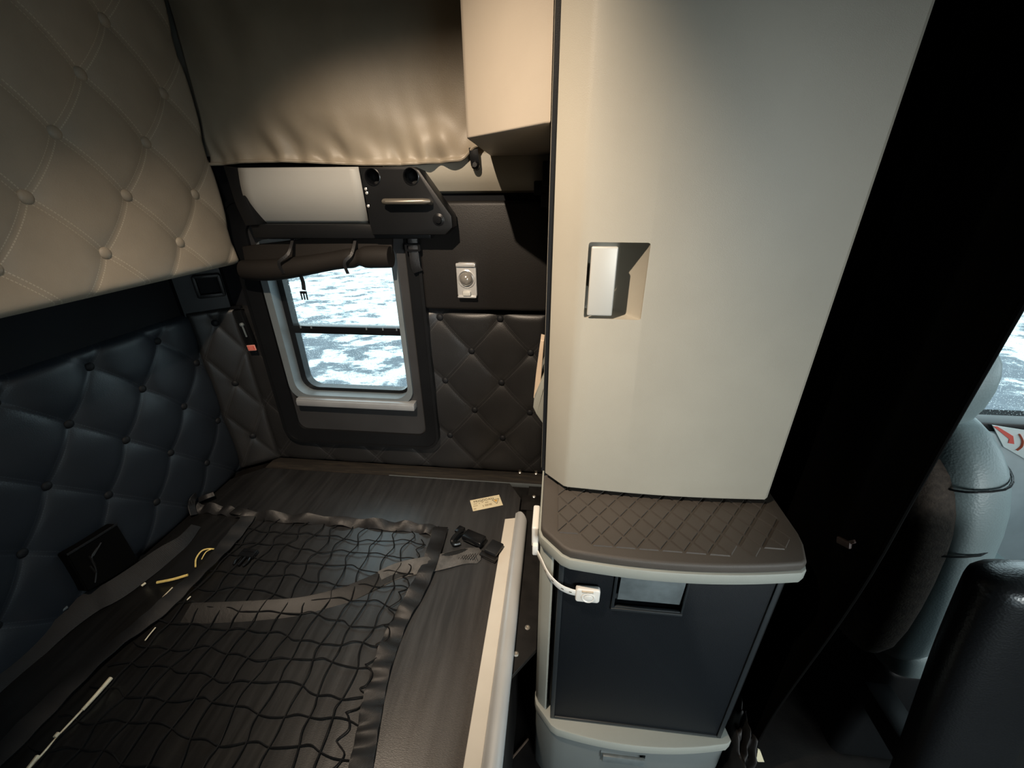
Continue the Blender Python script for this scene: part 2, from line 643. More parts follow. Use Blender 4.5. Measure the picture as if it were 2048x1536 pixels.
# ---------------------------------------------------------------- tufted upholstery
def tuft(name, O, U, Vv, N, ur, vr, ref, a, b, H, thick, mat, parent, step=0.0065, edge=0.03, skip=None, btn=True, btn_mat=None, btn_r=0.0120, hole=None, seamk=0.22):
    O, U, Vv, N = V(O), V(U), V(Vv), V(N)
    (u0, u1), (v0, v1) = ur, vr

    def st(u, v):
        p, q = (u - ref[0]) / a, (v - ref[1]) / b
        return (p + q) / 2, (p - q) / 2

    def h(u, v):
        s, t = st(u, v)
        ds, dt = abs(s - round(s)), abs(t - round(t))
        # nearest button
        si, ti = round(s), round(t)
        rr = 9
        for i in (si - 1, si, si + 1):
            for j in (ti - 1, ti, ti + 1):
                bu, bv = ref[0] + a * (i + j), ref[1] + b * (i - j)
                if btn and not (skip and skip(bu, bv)):
                    rr = min(rr, sqrt((u - bu) ** 2 + (v - bv) ** 2))
        seam = exp(-min(ds, dt) / 0.055)
        k = 1 - seamk * seam - 0.78 * exp(-(rr / (0.30 * a)) ** 1.25)
        puff = (abs(sin(pi * s)) * abs(sin(pi * t))) ** 0.5
        e = min(u - u0, u1 - u, v - v0, v1 - v)
        ed = sqrt(max(0.0, 1 - (1 - min(1, e / edge)) ** 2))
        return H * (0.74 * k + 0.26 * puff) * ed + thick * ed

    nu, nv = max(6, int((u1 - u0) / step)), max(6, int((v1 - v0) / step))
    mb = MB()
    mb.grid(lambda i, j: O + U * (u0 + (u1 - u0) * i) + Vv * (v0 + (v1 - v0) * j) + N * h(u0 + (u1 - u0) * i, v0 + (v1 - v0) * j),
            nu, nv, lambda i, j: st(u0 + (u1 - u0) * i, v0 + (v1 - v0) * j))
    if hole:
        def inh(co):
            q = co - O
            return hole[0] < q.dot(U) < hole[1] and hole[2] < q.dot(Vv) < hole[3]
        bmesh.ops.delete(mb.bm, geom=[f for f in mb.bm.faces if all(inh(v.co) for v in f.verts)], context='FACES')
    pad = mb.build(name, mat, parent, sharp=180)
    # make sure the puffs face the room
    src = None
    if btn:
        rng = int((u1 - u0 + v1 - v0) / min(a, b)) + 12
        for i in range(-rng, rng):
            for j in range(-rng, rng):
                bu, bv = ref[0] + a * (i + j), ref[1] + b * (i - j)
                if not (u0 + 0.02 < bu < u1 - 0.02 and v0 + 0.02 < bv < v1 - 0.02):
                    continue
                if skip and skip(bu, bv):
                    continue
                p = O + U * bu + Vv * bv + N * (h(bu, bv) + 0.0025)
                if src is None:
                    mbb = MB()
                    r = btn_r
                    mbb.lathe(p, N, [(0, -0.003), (r * 0.8, -0.003), (r, 0.001), (r * 0.9, 0.0045), (r * 0.6, 0.007), (r * 0.25, 0.0083), (0, 0.0085)], 18)
                    src = mbb.build('button', btn_mat or mat, parent, sharp=180)
                    src_p = p
                else:
                    copy_part(src, parent, p - src_p)
    return pad


# ================================================================= the setting
XB, YS = -1.245, 1.30           # rear wall and side wall planes
floor = struct(MB().box(-1.30, 2.1, -1.30, 1.36, -1.56, -1.50).build('floor', m_floor))
struct(MB().box(-1.30, 2.1, -1.30, 1.36, 0.98, 1.02).build('ceiling', m_ceil))
struct(MB().box(-1.30, XB, -1.30, 1.36, -1.50, 0.98).build('wall_back', m_wall))
# side wall of the sleeper with the bunk window hole, then the cab side with the door window
GX0, GX1, GZ0, GZ1 = -0.965, -0.515, -0.700, -0.15


def rrect(x0, x1, z0, z1, r, n=6):
    pts = []
    for cx, cz, a0 in ((x1 - r, z1 - r, 0), (x0 + r, z1 - r, 90), (x0 + r, z0 + r, 180), (x1 - r, z0 + r, 270)):
        for k in range(n + 1):
            a = R(a0 + 90 * k / n)
            pts.append((cx + r * cos(a), cz + r * sin(a)))
    return pts


def ring(mb, outer, inner, y0, y1, y1i=None, y0i=None):
    """frame between two rounded outlines with equal point counts; front face at y0"""
    n = len(outer)
    y0i = y0 if y0i is None else y0i
    y1i = y1 if y1i is None else y1i
    A = mb.verts([(p[0], y0, p[1]) for p in outer])
    B = mb.verts([(p[0], y0i, p[1]) for p in inner])
    Cc = mb.verts([(p[0], y1i, p[1]) for p in inner])
    D = mb.verts([(p[0], y1, p[1]) for p in outer])
    for k in range(n):
        j = (k + 1) % n
        for P, Q in ((A, B), (B, Cc), (Cc, D), (D, A)):
            mb.bm.faces.new((P[k], P[j], Q[j], Q[k]))
    return mb


wall = MB().box(-1.30, 0.62, YS, 1.36, -1.50, 0.98)
struct(wall.build('wall_left', m_wall, cut=MB().prism(rrect(GX0, GX1, GZ0, GZ1, 0.05), 'y', 1.2, 1.5)))
cw = MB().box(0.62, 2.1, 1.18, 1.24, -1.50, 0.98)
DWX0, DWX1, DWZ0, DWZ1 = 0.80, 1.75, -0.62, 0.45
struct(cw.build('wall_cab_side', m_wall, cut=MB().prism(rrect(DWX0, DWX1, DWZ0, DWZ1, 0.06), 'y', 1.0, 1.5)))
wr = MB().box(-1.30, 2.1, -1.36, -1.30, -1.50, 0.98)
struct(wr.build('wall_right', m_wall, cut=MB().box(0.70, 1.80, -1.5, -1.2, -1.46, 0.27)))  # unseen opening added and sized so the low sun falls on the locker
wf = MB().box(2.1, 2.16, -1.36, 1.30, -1.50, 0.98)
struct(wf.build('wall_front', m_wall, cut=MB().box(2.0, 2.3, -1.0, 1.0, -0.5, 0.5)))
struct(MB().box(-60, 60, -60, 60, -2.72, -2.70).build('ground', m_ground))

# beige moulding under the overhead lockers, and the upper wall skin behind the vinyl sheet
prof = [(1.30, 0.095), (1.262, 0.095), (1.252, 0.088), (1.250, 0.060), (1.2515, 0.045), (1.256, 0.030), (1.265, 0.015), (1.28, -0.004), (1.30, -0.010)]
struct(MB().prism(prof, 'x', -0.50, -0.022).build('trim_1', m_doorplas))
struct(MB().box(-1.22, -0.02, 1.285, 1.30, 0.095, 0.98).build('trim_2', m_beigeplas))
# plain corner post between rear wall and side wall
struct(MB().prism([(-1.245, 1.20), (-1.232, 1.20), (-1.13, 1.285), (-1.13, 1.30), (-1.245, 1.30)], 'z', -1.0, 0.95).build('trim_3', m_blkplas))

# ================================================================= wall upholstery
t = thing('tufted_wall_panel', 'big blue-black button-tufted vinyl panel along the rear wall beside the bunk board', 'wall panel', (XB, 0.6, -1.02))
tuft('pad', (XB, 0, 0), (0, 1, 0), (0, 0, 1), (1, 0, 0), (0.08, 1.218), (-1.012, -0.372), (0.977, -0.537), 0.1025, 0.1165, 0.021, 0.006, m_tuft, t, btn_mat=m_btn)
t = thing('tufted_wall_panel', 'narrow black tufted vinyl strip in the corner left of the bunk window', 'wall panel', (-1.17, 1.25, -1.02))
du = V((0.105, 0.078, 0)).normalized()
tuft('pad', (-1.225, 1.212, 0), du, (0, 0, 1), V((du.y, -du.x, 0)), (-0.012, 0.135), (-1.005, -0.365), (0.062, -0.411), 0.062, 0.1155, 0.013, 0.003, m_tuft2, t, btn_mat=m_btn, step=0.005, edge=0.02,
     skip=lambda u, v: not 0.03 < u < 0.09)
t = thing('tufted_wall_panel', 'black tufted vinyl panel on the side wall right of and below the bunk window', 'wall panel', (-0.57, YS, -1.02))
tuft('pad', (0, YS, 0), (1, 0, 0), (0, 0, 1), (0, -1, 0), (-1.13, -0.022), (-1.008, -0.362), (-0.385, -0.852), 0.102, 0.1165, 0.019, 0.004, m_tuft2, t, btn_mat=m_btn,
     skip=lambda u, v: u < -0.41 or v < -0.93, hole=(-1.02, -0.44, -0.88, -0.30))
t = MB().box(-0.425, -0.022, 1.262, 1.30, -0.352, -0.030, 0.012, 3).build('plain_wall_panel', m_vinyl)
tag(t, 'smooth black padded vinyl panel above the tufted one, carrying the chrome light', 'wall panel')

# ================================================================= bunk window
w = struct(thing('window_1', 'x', 'x', (-0.74, 1.27, -0.89)))
for k in ('label', 'category'):
    del w[k]
so, si = rrect(-1.035, -0.428, -0.893, -0.03, 0.055), rrect(-0.985, -0.470, -0.845, -0.09, 0.035)
mb = ring(MB(), so, si, 1.262, 1.30, y0i=1.268)
b2 = rrect(-1.043, -0.420, -0.901, -0.02, 0.06)
ring(mb, b2, rrect(-1.033, -0.430, -0.891, -0.03, 0.053), 1.258, 1.29)
mb.build('window_surround', m_blkplas, w)
ring(MB(), rrect(-0.99, -0.465, -0.85, -0.085, 0.035), rrect(-0.958, -0.515, -0.695, -0.14, 0.05), 1.279, 1.30).build('inner_panel', plain('charcoal_plastic', (0.026, 0.026, 0.027), 0.5, grain=0.2, gscale=600), w)
ring(MB(), rrect(-0.978, -0.503, -0.713, -0.137, 0.06), rrect(-0.953, -0.520, -0.691, -0.155, 0.052), 1.268, 1.34).build('rim', m_rim, w)
ring(MB(), rrect(-0.958, -0.512, -0.697, -0.153, 0.052), rrect(-0.932, -0.527, -0.678, -0.165, 0.045), 1.312, 1.345).build('gasket', m_blkgloss, w)
zb = at(690, 659, 1, 1.325).z
MB().box(-0.945, -0.518, 1.310, 1.345, zb - 0.014, zb + 0.014, 0.003).build('sash_bar', m_blkgloss, w)
mb = MB()
for fx in (-0.905, -0.865, -0.66, -0.60, -0.55):
    mb.box(fx, fx + 0.004, 1.307, 1.311, zb + 0.006, zb + 0.016)
mb.build('sash_clip', m_rim, w)
MB().box(-0.95, -0.51, 1.333, 1.337, zb, -0.15).build('upper_pane', m_glass, w)
MB().box(-0.95, -0.51, 1.338, 1.342, -0.70, zb).build('lower_pane', m_glass, w)
zs0, zs1 = at(597, 801, 1, 1.262), at(831, 812, 1, 1.262)
mb = MB()
mb.box(zs0.x, zs1.x, 1.245, 1.28, zs0.z - 0.014, zs0.z + 0.010, 0.004)
mb.box(zs0.x, zs1.x, 1.250, 1.28, zs0.z + 0.008, zs0.z + 0.014, 0.002)
mb.build('window_sill', plain('grey_aluminium_sill', (0.30, 0.31, 0.32), 0.4, metal=0.3), w)

# ================================================================= rolled window cover
t = thing('rolled_window_cover', 'black fabric cover rolled up across the top of the bunk window', 'window cover', (-0.75, 1.24, -0.22))
YC = 1.225


def pxy(pts, y):
    return [at(px, py, 1, y) for px, py in pts]


def smooth(pts, n=6):
    """Catmull-Rom through the points"""
    pts = [V(p) for p in pts]
    out = []
    for i in range(len(pts) - 1):
        p0, p1, p2, p3 = pts[max(i - 1, 0)], pts[i], pts[i + 1], pts[min(i + 2, len(pts) - 1)]
        for k in range(n):
            u = k / n
            out.append(0.5 * ((2 * p1) + (p2 - p0) * u + (2 * p0 - 5 * p1 + 4 * p2 - p3) * u * u + (3 * p1 - p0 - 3 * p2 + p3) * u ** 3))
    out.append(pts[-1])
    return out


roll = smooth(pxy([(488, 540), (540, 540), (600, 533), (660, 523), (700, 517), (745, 514), (782, 514)], YC), 8)


def rr(u):
    return 0.030 + 0.003 * sin(u * 9) - 0.008 * exp(-((u - 0.73) / 0.03) ** 2)


mb = MB()
mb.tube(roll, rr, 20)
mb.build('roll', m_rollcloth, t, sharp=50)
flap = smooth(pxy([(490, 508), (560, 502), (640, 494), (700, 488), (785, 492)], 1.245), 8)
mb = MB()
mb.ribbon(flap, lambda u: 0.045 + 0.012 * sin(u * 3), 0.012, up=(0, -1, 0.25))
mb.build('top_flap', m_rollcloth, t)
for px in (578, 705):
    a = at(px, 478, 1, 1.215)
    b = at(px - 3, 545, 1, 1.215)
    mb = MB()
    mb.ribbon(smooth([(a.x, 1.235, a.z), (a.x, 1.196, (a.z * .6 + b.z * .4)), (b.x, 1.186, (a.z * .35 + b.z * .65)), (b.x, 1.195, b.z)], 5), 0.010, 0.0025, up=(0, -1, 0.1))
    mb.build('tie_strap', m_web, t)
# hanging strap with a half buckle over the glass
a, b = at(600, 548, 1, 1.21), at(608, 580, 1, 1.225)
MB().ribbon(smooth([a, (a + b) / 2 + V((0, 0.005, 0)), b], 4), 0.013, 0.002, up=(0, -1, 0)).build('hanging_strap', m_web, t)
c = at(607, 586, 1, 1.223)
mb = MB()
mb.box(c.x - 0.011, c.x + 0.011, c.y - 0.003, c.y + 0.003, c.z - 0.002, c.z + 0.006, 0.001)
for dx in (-0.009, 0, 0.009):
    mb.box(c.x + dx - 0.0018, c.x + dx + 0.0018, c.y - 0.002, c.y + 0.002, c.z - 0.022, c.z, 0.0006)
mb.build('half_buckle', m_blkgloss, t)

# buckle keeper right of the cover
t = thing('strap_buckle', 'small black strap buckle right of the rolled cover, above the window corner', 'buckle', at(827, 510, 1, 1.26))
a = at(827, 494, 1, 1.25)
mb = MB()
ring(mb, rrect(a.x - 0.024, a.x + 0.024, a.z - 0.012, a.z + 0.012, 0.006), rrect(a.x - 0.017, a.x + 0.017, a.z - 0.006, a.z + 0.006, 0.003), 1.240, 1.252)
mb.build('buckle_frame', m_blkgloss, t)
b = at(832, 530, 1, 1.25)
MB().ribbon(smooth([(a.x, 1.25, a.z + 0.03), (a.x, 1.246, a.z), (b.x, 1.245, b.z), (b.x + 0.005, 1.25, b.z - 0.02)], 4), 0.03, 0.003, up=(0, -1, 0)).build('strap_end', m_web, t)

# ================================================================= flip-up shelf over the window
t = thing('fold_down_shelf', 'light grey flip-up shelf panel with black cup-holder end, above the bunk window', 'shelf', (-0.6, 1.2, -0.10))
YP = 1.20
T0, T1, B1, B0 = [at(px, py, 1, YP) for px, py in ((477, 336), (717, 334), (738, 447), (511, 447))]


def shp(i, j):
    top, bot = T0.lerp(T1, i), B0.lerp(B1, i)
    p = top.lerp(bot, j)
    p.x -= 0.010 * sin(pi * j) * (1 - i)
    p.y = YP + 0.055 * (j ** 2.2) - 0.006 * sin(pi * j)
    p = p * (1.0)
    k = p.y / YP
    return V((p.x * k, p.y, p.z * (0.5 + 0.5 * k)))


MB().grid(shp, 12, 16).build('panel', m_panelgrey, t, sharp=180, solid=0.006)
P = pxy([(717, 334), (822, 333), (838, 340), (872, 388), (903, 432), (905, 455), (890, 470), (745, 470), (738, 447), (728, 390)], YP - 0.005)
c1, c2 = at(745, 354, 1, YP - 0.005), at(822, 353, 1, YP - 0.005)
cut = MB()
for c in (c1, c2):
    cut.lathe((c.x, YP - 0.03, c.z), (0, 1, 0), [(0, 0), (0.0195, 0), (0.0195, 0.072), (0, 0.072)], 24)
MB().prism([(p.x, p.z) for p in P], 'y', YP - 0.005, 1.255, 0.005, 2, True).build('end_housing', m_blkplas, t, cut=cut)
for c in (c1, c2):
    mb = MB()
    mb.lathe((c.x, YP - 0.007, c.z), (0, 1, 0), [(0.0185, 0.03), (0.0188, 0.004), (0.0205, 0), (0.0225, 0.001), (0.0225, 0.004)], 28, False)
    mb.build('cup_holder', m_blkgloss, t)
a, b = at(768, 404, 1, YP - 0.03), at(855, 402, 1, YP - 0.03)
zc = (a.z + b.z) / 2
mb = MB()
mb.tube([(a.x, YP - 0.022, zc), (a.x + 0.008, YP - 0.03, zc), (b.x - 0.012, YP - 0.03, zc), (b.x, YP - 0.026, zc), (b.x, YP - 0.004, zc - 0.004)], lambda u: 0.010 if u < .7 else 0.0085, 12, flat=0.8)
mb.build('latch_handle', plain('bronze_grey_handle', (0.16, 0.145, 0.12), 0.35, metal=0.5), t)
c = at(876, 440, 1, YP - 0.01)
MB().lathe((c.x, YP - 0.003, c.z), (0, -1, 0), [(0, -0.004), (0.017, -0.004), (0.017, 0.002), (0.010, 0.004), (0.009, 0.008), (0, 0.009)], 20).build('pivot_bolt', m_blkgloss, t)
s0 = None
for px, py in ((731, 378), (736, 412), (733, 386)):
    c = at(px, py, 1, YP - 0.006)
    if s0 is None:
        s0 = MB().lathe((c.x, YP - 0.004, c.z), (0, -1, 0), [(0, -0.003), (0.004, -0.003), (0.004, 0.001), (0.002, 0.002), (0, 0.002)], 10).build('screw', m_chrome, t)
        c0 = c
    else:
        copy_part(s0, t, (c.x - c0.x, 0, c.z - c0.z))
# left bracket and dark underside
P = pxy([(445, 332), (474, 336), (483, 365), (495, 405), (512, 450), (490, 452), (470, 410)], YP)
MB().prism([(p.x, p.z) for p in P], 'y', YP + 0.002, 1.26, 0.003, 2, True).build('left_bracket', m_blkplas, t)
a, b = at(498, 449, 1, 1.21), at(748, 478, 1, 1.21)
MB().box(a.x, b.x + 0.17, 1.215, 1.258, b.z, a.z, 0.004).build('lower_housing', m_blkplas, t)

# ================================================================= chrome reading light
a, b = at(913, 524, 1, 1.262), at(956, 594, 1, 1.262)
t = thing('reading_light', 'small chrome reading light with round lens on the black side wall', 'light', ((a.x + b.x) / 2, 1.262, b.z))
xc, zc, hw, hh = (a.x + b.x) / 2, (a.z + b.z) / 2, (b.x - a.x) / 2, (a.z - b.z) / 2
mb = MB()
mb.prism(rrect(xc - hw, xc + hw, zc - hh, zc + hh, 0.010, 5), 'y', 1.248, 1.266, 0.004, 3, True)
mb.box(xc - hw * 0.98, xc + hw * 0.98, 1.242, 1.252, zc + hh * 0.78, zc + hh * 0.99, 0.003)
mb.box(xc - hw * 0.96, xc + hw * 0.96, 1.241, 1.252, zc - hh * 0.99, zc - hh * 0.86, 0.003)
mb.build('housing', m_chrome, t)
zl = zc + hh * 0.10
MB().lathe((xc, 1.249, zl), (0, -1, 0), [(hw * 0.92, -0.002), (hw * 0.90, 0.003), (hw * 0.80, 0.0045), (hw * 0.72, 0.002), (hw * 0.70, -0.001)], 32, False).build('bezel', m_chrome, t)
MB().lathe((xc, 1.250, zl), (0, -1, 0), [(hw * 0.70, 0), (hw * 0.66, 0.008), (hw * 0.5, 0.015), (hw * 0.25, 0.0195), (0, 0.021)], 28).build('lens', m_lens, t, sharp=180)
mb = MB()
mb.box(xc - 0.012, xc + 0.012, 1.238, 1.250, zc - hh * 0.86, zc - hh * 0.60, 0.002)
mb.build('switch', m_handle, t)

# ================================================================= overhead locker, vinyl sheet, bunk latch
P = [(-0.194, 1.284), (-0.194, 0.950), (-0.186, 0.937), (-0.030, 0.762), (-0.020, 0.757), (-0.020, 1.284)]
mb = MB()
mb.prism(P, 'z', 0.0925, 0.975, 0.004, 3, True)
for v in mb.bm.verts:
    if v.co.z < 0.3:
        v.co.z -= 0.012 * ss(0.95, 1.284, v.co.y)
t = tag(mb.build('overhead_locker', m_beigeplas), 'pale beige overhead locker with slanted front, right of the vinyl sheet', 'locker')

YV = 1.235


def curt(i, j):
    # i along x, j from hem upward
    xl, xr = -1.001, -0.215
    xr2 = xr - 0.008 * ss(0.20, 0.0, j)
    x = xl + (xr2 - xl) * i
    zt = 0.385 + 0.55 * (1 - i) ** 1.0
    zt = min(zt, 0.80)
    hem = 0.0705 + 0.030 * ss(0.93, 1.0, i) + 0.006 * sin(i * 7)
    z = hem + (zt - hem) * (j ** 1.5)
    d = z - hem
    g = exp(-d / 0.045)
    fold = 0.0095 * g * (sin(x * 105 + 2.0 * sin(x * 13) + d * 30) * (0.6 + 0.4 * sin(x * 17 + 1)) + 0.4 * sin(x * 61))
    g2 = exp(-((d - 0.05) / 0.09) ** 2)
    dia = 0.007 * sin((x + d * 0.9) * 38 + 2.5 * sin(x * 9)) * exp(-((d - 0.035) / 0.05) ** 2) + 0.006 * sin((x - d * 0.9) * 31 + 1) * exp(-((d - 0.04) / 0.06) ** 2) * ss(-0.55, -0.30, x) + 0.010 * sin((x + d * 0.55) * 11 + 1.9) * ss(0.02, 0.12, d)
    belly = -0.018 * sin(pi * min(1, max(0, (x + 1.1) / 0.85))) * ss(0, 0.12, d) * (1 - ss(0.25, 0.5, d))
    top = 0.004 * sin(x * 23 + z * 12 + 3 * sin(x * 7)) * ss(0.24, 0.36, z)
    return V((x, YV - fold - dia + belly - top - 0.02 * ss(0.1, 0, j) * 0.3, z))


t = thing('vinyl_storage_cover', 'large beige vinyl sheet hanging from above with gathered bottom hem', 'cover', (-0.65, YV, 0.07))
MB().grid(curt, 170, 70).build('sheet', m_curt, t, sharp=180, solid=0.003)
mb = MB()
mb.tube([curt(i / 100, 0) + V((0, -0.001, 0)) for i in range(101)] + [curt(1, j / 40) for j in range(1, 8)], 0.0045, 8)
mb.build('hem', m_curt, t)
a = curt(0.985, 0.004)
b = at(951, 331, 1, 1.232)
MB().ribbon(smooth([a, (a + b) / 2 + V((0, -0.002, 0)), b], 4), 0.024, 0.003, up=(0, -1, 0)).build('snap_tab', m_blkplas, t)
MB().lathe((b.x, 1.236, b.z), (0, -1, 0.1), [(0, -0.012), (0.011, -0.010), (0.011, 0.008), (0.007, 0.013), (0.006, 0.016), (0, 0.016)], 18).build('snap_knob', m_blkgloss, t)

a, b = at(1057, 322, 1, 1.18), at(1104, 415, 1, 1.18)
t = thing('bunk_latch', 'stepped black latch block tucked against the tall locker under the beige moulding', 'latch', (-0.05, 1.21, b.z))
mb = MB()
mb.box(-0.068 + 0.02, -0.020, 1.17, 1.25, b.z + 0.05, a.z, 0.004)
mb.build('latch_body', m_blkplas, t)
mb = MB()
mb.box(-0.070, -0.020, 1.18, 1.252, b.z + 0.030, a.z - 0.045, 0.004)
mb.build('latch_jaw', m_blkplas, t)
mb = MB()
mb.box(-0.050, -0.020, 1.175, 1.26, b.z, b.z + 0.034, 0.004)
mb.build('latch_foot', m_blkmetal, t)

# ================================================================= upper bunk folded against the rear wall
t = thing('upper_bunk', 'beige diamond-tufted upper bunk folded up against the rear wall', 'bunk', (-1.1, 0.6, -0.21))
XF = -1.005


def bunkedge(mb):
    # body of the cushion behind the tufted face
    mb.box(-1.20, XF - 0.001, -0.30, 1.236, -0.203, 0.95, 0.012, 3)


tuft('cushion_face', (XF - 0.012, 0, 0), (0, 1, 0), (0, 0, 1), (1, 0, 0), (-0.25, 1.233), (-0.208, 0.93), (0.944, -0.007), 0.0997, 0.1155, 0.021, 0.004, m_quilt, t, step=0.0075, edge=0.022, btn_r=0.0140, seamk=0.16)
mb = MB()
mb.box(-1.20, XF - 0.011, -0.25, 1.2315, -0.2075, 0.93, 0.006, 2)
mb.build('cushion_core', m_quilt, t)
MB().box(-1.238, -1.199, -0.28, 1.236, -0.19, 0.94, 0.004).build('steel_frame', m_blkmetal, t)

# ================================================================= corner fittings left of the window
a = at(412, 572, 0, -1.225)
t = thing('wall_cubby', 'small open black cubby in the corner just under the beige upper bunk', 'cubby', (-1.20, 1.20, -0.32))
c = V((-1.205, 1.218, -0.285))
n = V((0.6, -0.8, 0)).normalized()
s_ = V((0.8, 0.6, 0)).normalized()
up = V((0, 0, 1))
cc = at(418, 572, 1, 1.235)
mb = MB()
for (du_, dz_, hu, hz) in ((0, -0.030, 0.036, 0.006), (-0.034, 0, 0.005, 0.034), (0.034, 0, 0.005, 0.034), (0, 0.032, 0.036, 0.005)):
    mb.obox(cc + s_ * du_ + up * dz_, s_, n, up, hu, 0.014, hz, 0.002)
mb.build('rim', m_blkplas, t)
mb = MB()
mb.obox(cc - n * 0.012, s_, n, up, 0.034, 0.002, 0.032)
mb.build('back_plate', m_wall, t)

a, b = at(477, 622, 1, 1.262), at(505, 692, 1, 1.262)
t = thing('window_release_latch', 'narrow black latch plate with red label left of the bunk window', 'latch', ((a.x + b.x) / 2, 1.262, b.z))
cx, cz, hh = (a.x + b.x) / 2, (a.z + b.z) / 2, (a.z - b.z) / 2
cx = -1.085
d = V((0.10, 0, -1)).normalized()
sx = V((1, 0, 0.10)).normalized()
nn = V((0, -1, 0))
ctr = at(489, 655, 1, 1.258)
mb = MB()
mb.obox(ctr, sx, nn, d, 0.015, 0.004, 0.062, 0.002)
mb.obox(ctr - sx * 0.0135, sx, nn, d, 0.0018, 0.009, 0.060, 0.001)
mb.obox(ctr + sx * 0.0135, sx, nn, d, 0.0018, 0.009, 0.060, 0.001)
mb.build('plate', m_blkplas, t)
mb = MB()
mb.obox(ctr - d * 0.072, sx, nn, d, 0.018, 0.008, 0.005, 0.002)
mb.build('top_clip', m_blkplas, t)
mb = MB()
mb.lathe(ctr + nn * 0.004 - d * 0.012, nn, [(0.007, 0), (0.007, 0.006), (0.003, 0.009), (0, 0.009)], 14)
mb.obox(ctr + nn * 0.009 + d * 0.012 + sx * 0.002, sx, nn, d, 0.0025, 0.002, 0.020, 0.001)
mb.build('lever', m_fhandle, t)
lc = ctr + d * 0.074 + nn * 0.004
mb = MB()
mb.obox(lc, sx, nn, d, 0.0155, 0.002, 0.0105, 0.0015)
lab = mb.build('label_plate', m_pink, t)
mb = MB()
mb.obox(lc + nn * 0.0022, sx, nn, d, 0.0125, 0.0004, 0.0075)
mb.build('label_field', m_red, lab)
mb = MB()
for k in (-1, 0, 1):
    mb.obox(lc + nn * 0.0028 + d * (k * 0.0045) - sx * (0.001 if k == 0 else 0), sx, nn, d, 0.0095 - 0.001 * (k == 1), 0.0002, 0.0009)
mb.build('label_print', m_pink, lab)

# dark storage pouch low on the rear wall
P = [at(px, py, 0, -1.226) for px, py in ((112, 1108), (215, 1046), (262, 1122), (155, 1182))]
mb = MB()
nx = V((0.030, 0, 0))
q = mb.verts(P) + mb.verts([p + nx for p in P])
for f in ((3, 2, 1, 0), (4, 5, 6, 7), (0, 1, 5, 4), (1, 2, 6, 5), (2, 3, 7, 6), (3, 0, 4, 7)):
    mb.bm.faces.new([q[i] for i in f])
bmesh.ops.bevel(mb.bm, geom=mb.bm.edges[:], offset=0.003, segments=2, affect='EDGES')
t = thing('wall_pouch', 'flat jet-black pouch hanging low on the blue-black tufted rear wall', 'pouch', sum(P, V()) / 4 - V((0, 0, 0.06)))
mb.build('pouch_body', m_curtblk, t)
MB().ribbon([P[0] + V((0.031, 0, 0)), (P[0] + P[1]) / 2 + V((0.032, 0, 0)), P[1] + V((0.031, 0, 0))], 0.006, 0.002, up=(1, 0, 0)).build('edge_binding', m_webdark, t)
mb = MB()
for pts in (((190, 1165), (192, 1140), (183, 1115), (195, 1095)), ((190, 1130), (178, 1112)), ((191, 1145), (180, 1132)), ((186, 1112), (202, 1085))):
    mb.tube(smooth([at(px, py, 0, -1.195) for px, py in pts], 4), 0.0025, 6)
mb.build('stitched_motif', m_blkmetal, t)

# ================================================================= lower bunk
BX0, BX1 = -1.222, -0.098
t = thing('lower_bunk', 'black steel lower bunk under the dark board, with aluminium edge rail', 'bunk', (-0.6, 0.6, -1.5))
MB().box(-1.240, -0.072, -0.9, 1.298, -1.498, -1.018, 0.004).build('base_box', m_blkmetal, t)
MB().prism([(-0.074, 0.540), (-0.014, 0.615), (-0.014, 1.288), (-0.074, 1.288)], 'z', -1.022, -1.010, 0.001, 1, True).build('side_plate', m_blkmetal, t)
MB().box(-1.14, -0.022, 1.219, 1.288, -1.018, -1.004, 0.002).build('rear_ledge', m_ply, t)
MB().box(-0.62, -0.024, 1.2145, 1.2175, -1.018, -1.0005, 0.0005).build('trim_strip', m_rim, t)
MB().box(-0.094, -0.024, 1.085, 1.160, -1.011, -1.006, 0.001).build('cross_plate', m_blkmetal, t)
s0 = None
for px, py, zz in ((1040, 945, -1.004), (1072, 947, -1.004), (1068, 993, -1.006), (1055, 1255, -1.010), (1032, 1308, -1.010)):
    c = at(px, py, 2, zz)
    if s0 is None:
        s0 = MB().lathe((c.x, c.y, zz), (0, 0, 1), [(0, -0.003), (0.0068, -0.003), (0.0068, 0.001), (0.0045, 0.003), (0.002, 0.0032), (0.0018, 0.0018), (0, 0.0018)], 14).build('screw', m_steel, t)
        c0 = c
    else:
        copy_part(s0, t, c - c0)
# edge rail: flat strip and round nose
MB().prism([(-0.141, -1.000), (-0.141, -0.992), (-0.106, -0.984), (-0.104, -1.000)], 'y', 0.05, 1.020, 0.001, 1).build('rail_strip', m_alu2, t)
mb = MB()
pr = [(-0.107, -1.016), (-0.107, -0.985)] + [(-0.087 + 0.0205 * cos(R(a)), -0.997 + 0.0205 * sin(R(a))) for a in range(150, -61, -15)] + [(-0.077, -1.030)]
mb.prism(pr, 'y', 0.05, 1.045)
for v in mb.bm.verts:
    if v.co.y > 1.0:
        v.co.y -= max(0, (v.co.x + 0.098) / 0.032) ** 2 * 0.03
mb.build('rail_nose', m_alu, t)

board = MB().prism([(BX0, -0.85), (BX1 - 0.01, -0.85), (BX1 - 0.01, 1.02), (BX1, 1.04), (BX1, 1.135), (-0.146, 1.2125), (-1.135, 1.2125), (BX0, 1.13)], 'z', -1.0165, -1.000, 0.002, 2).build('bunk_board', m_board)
tag(board, 'large dark scuffed bunk board lying under the black cargo net', 'board')

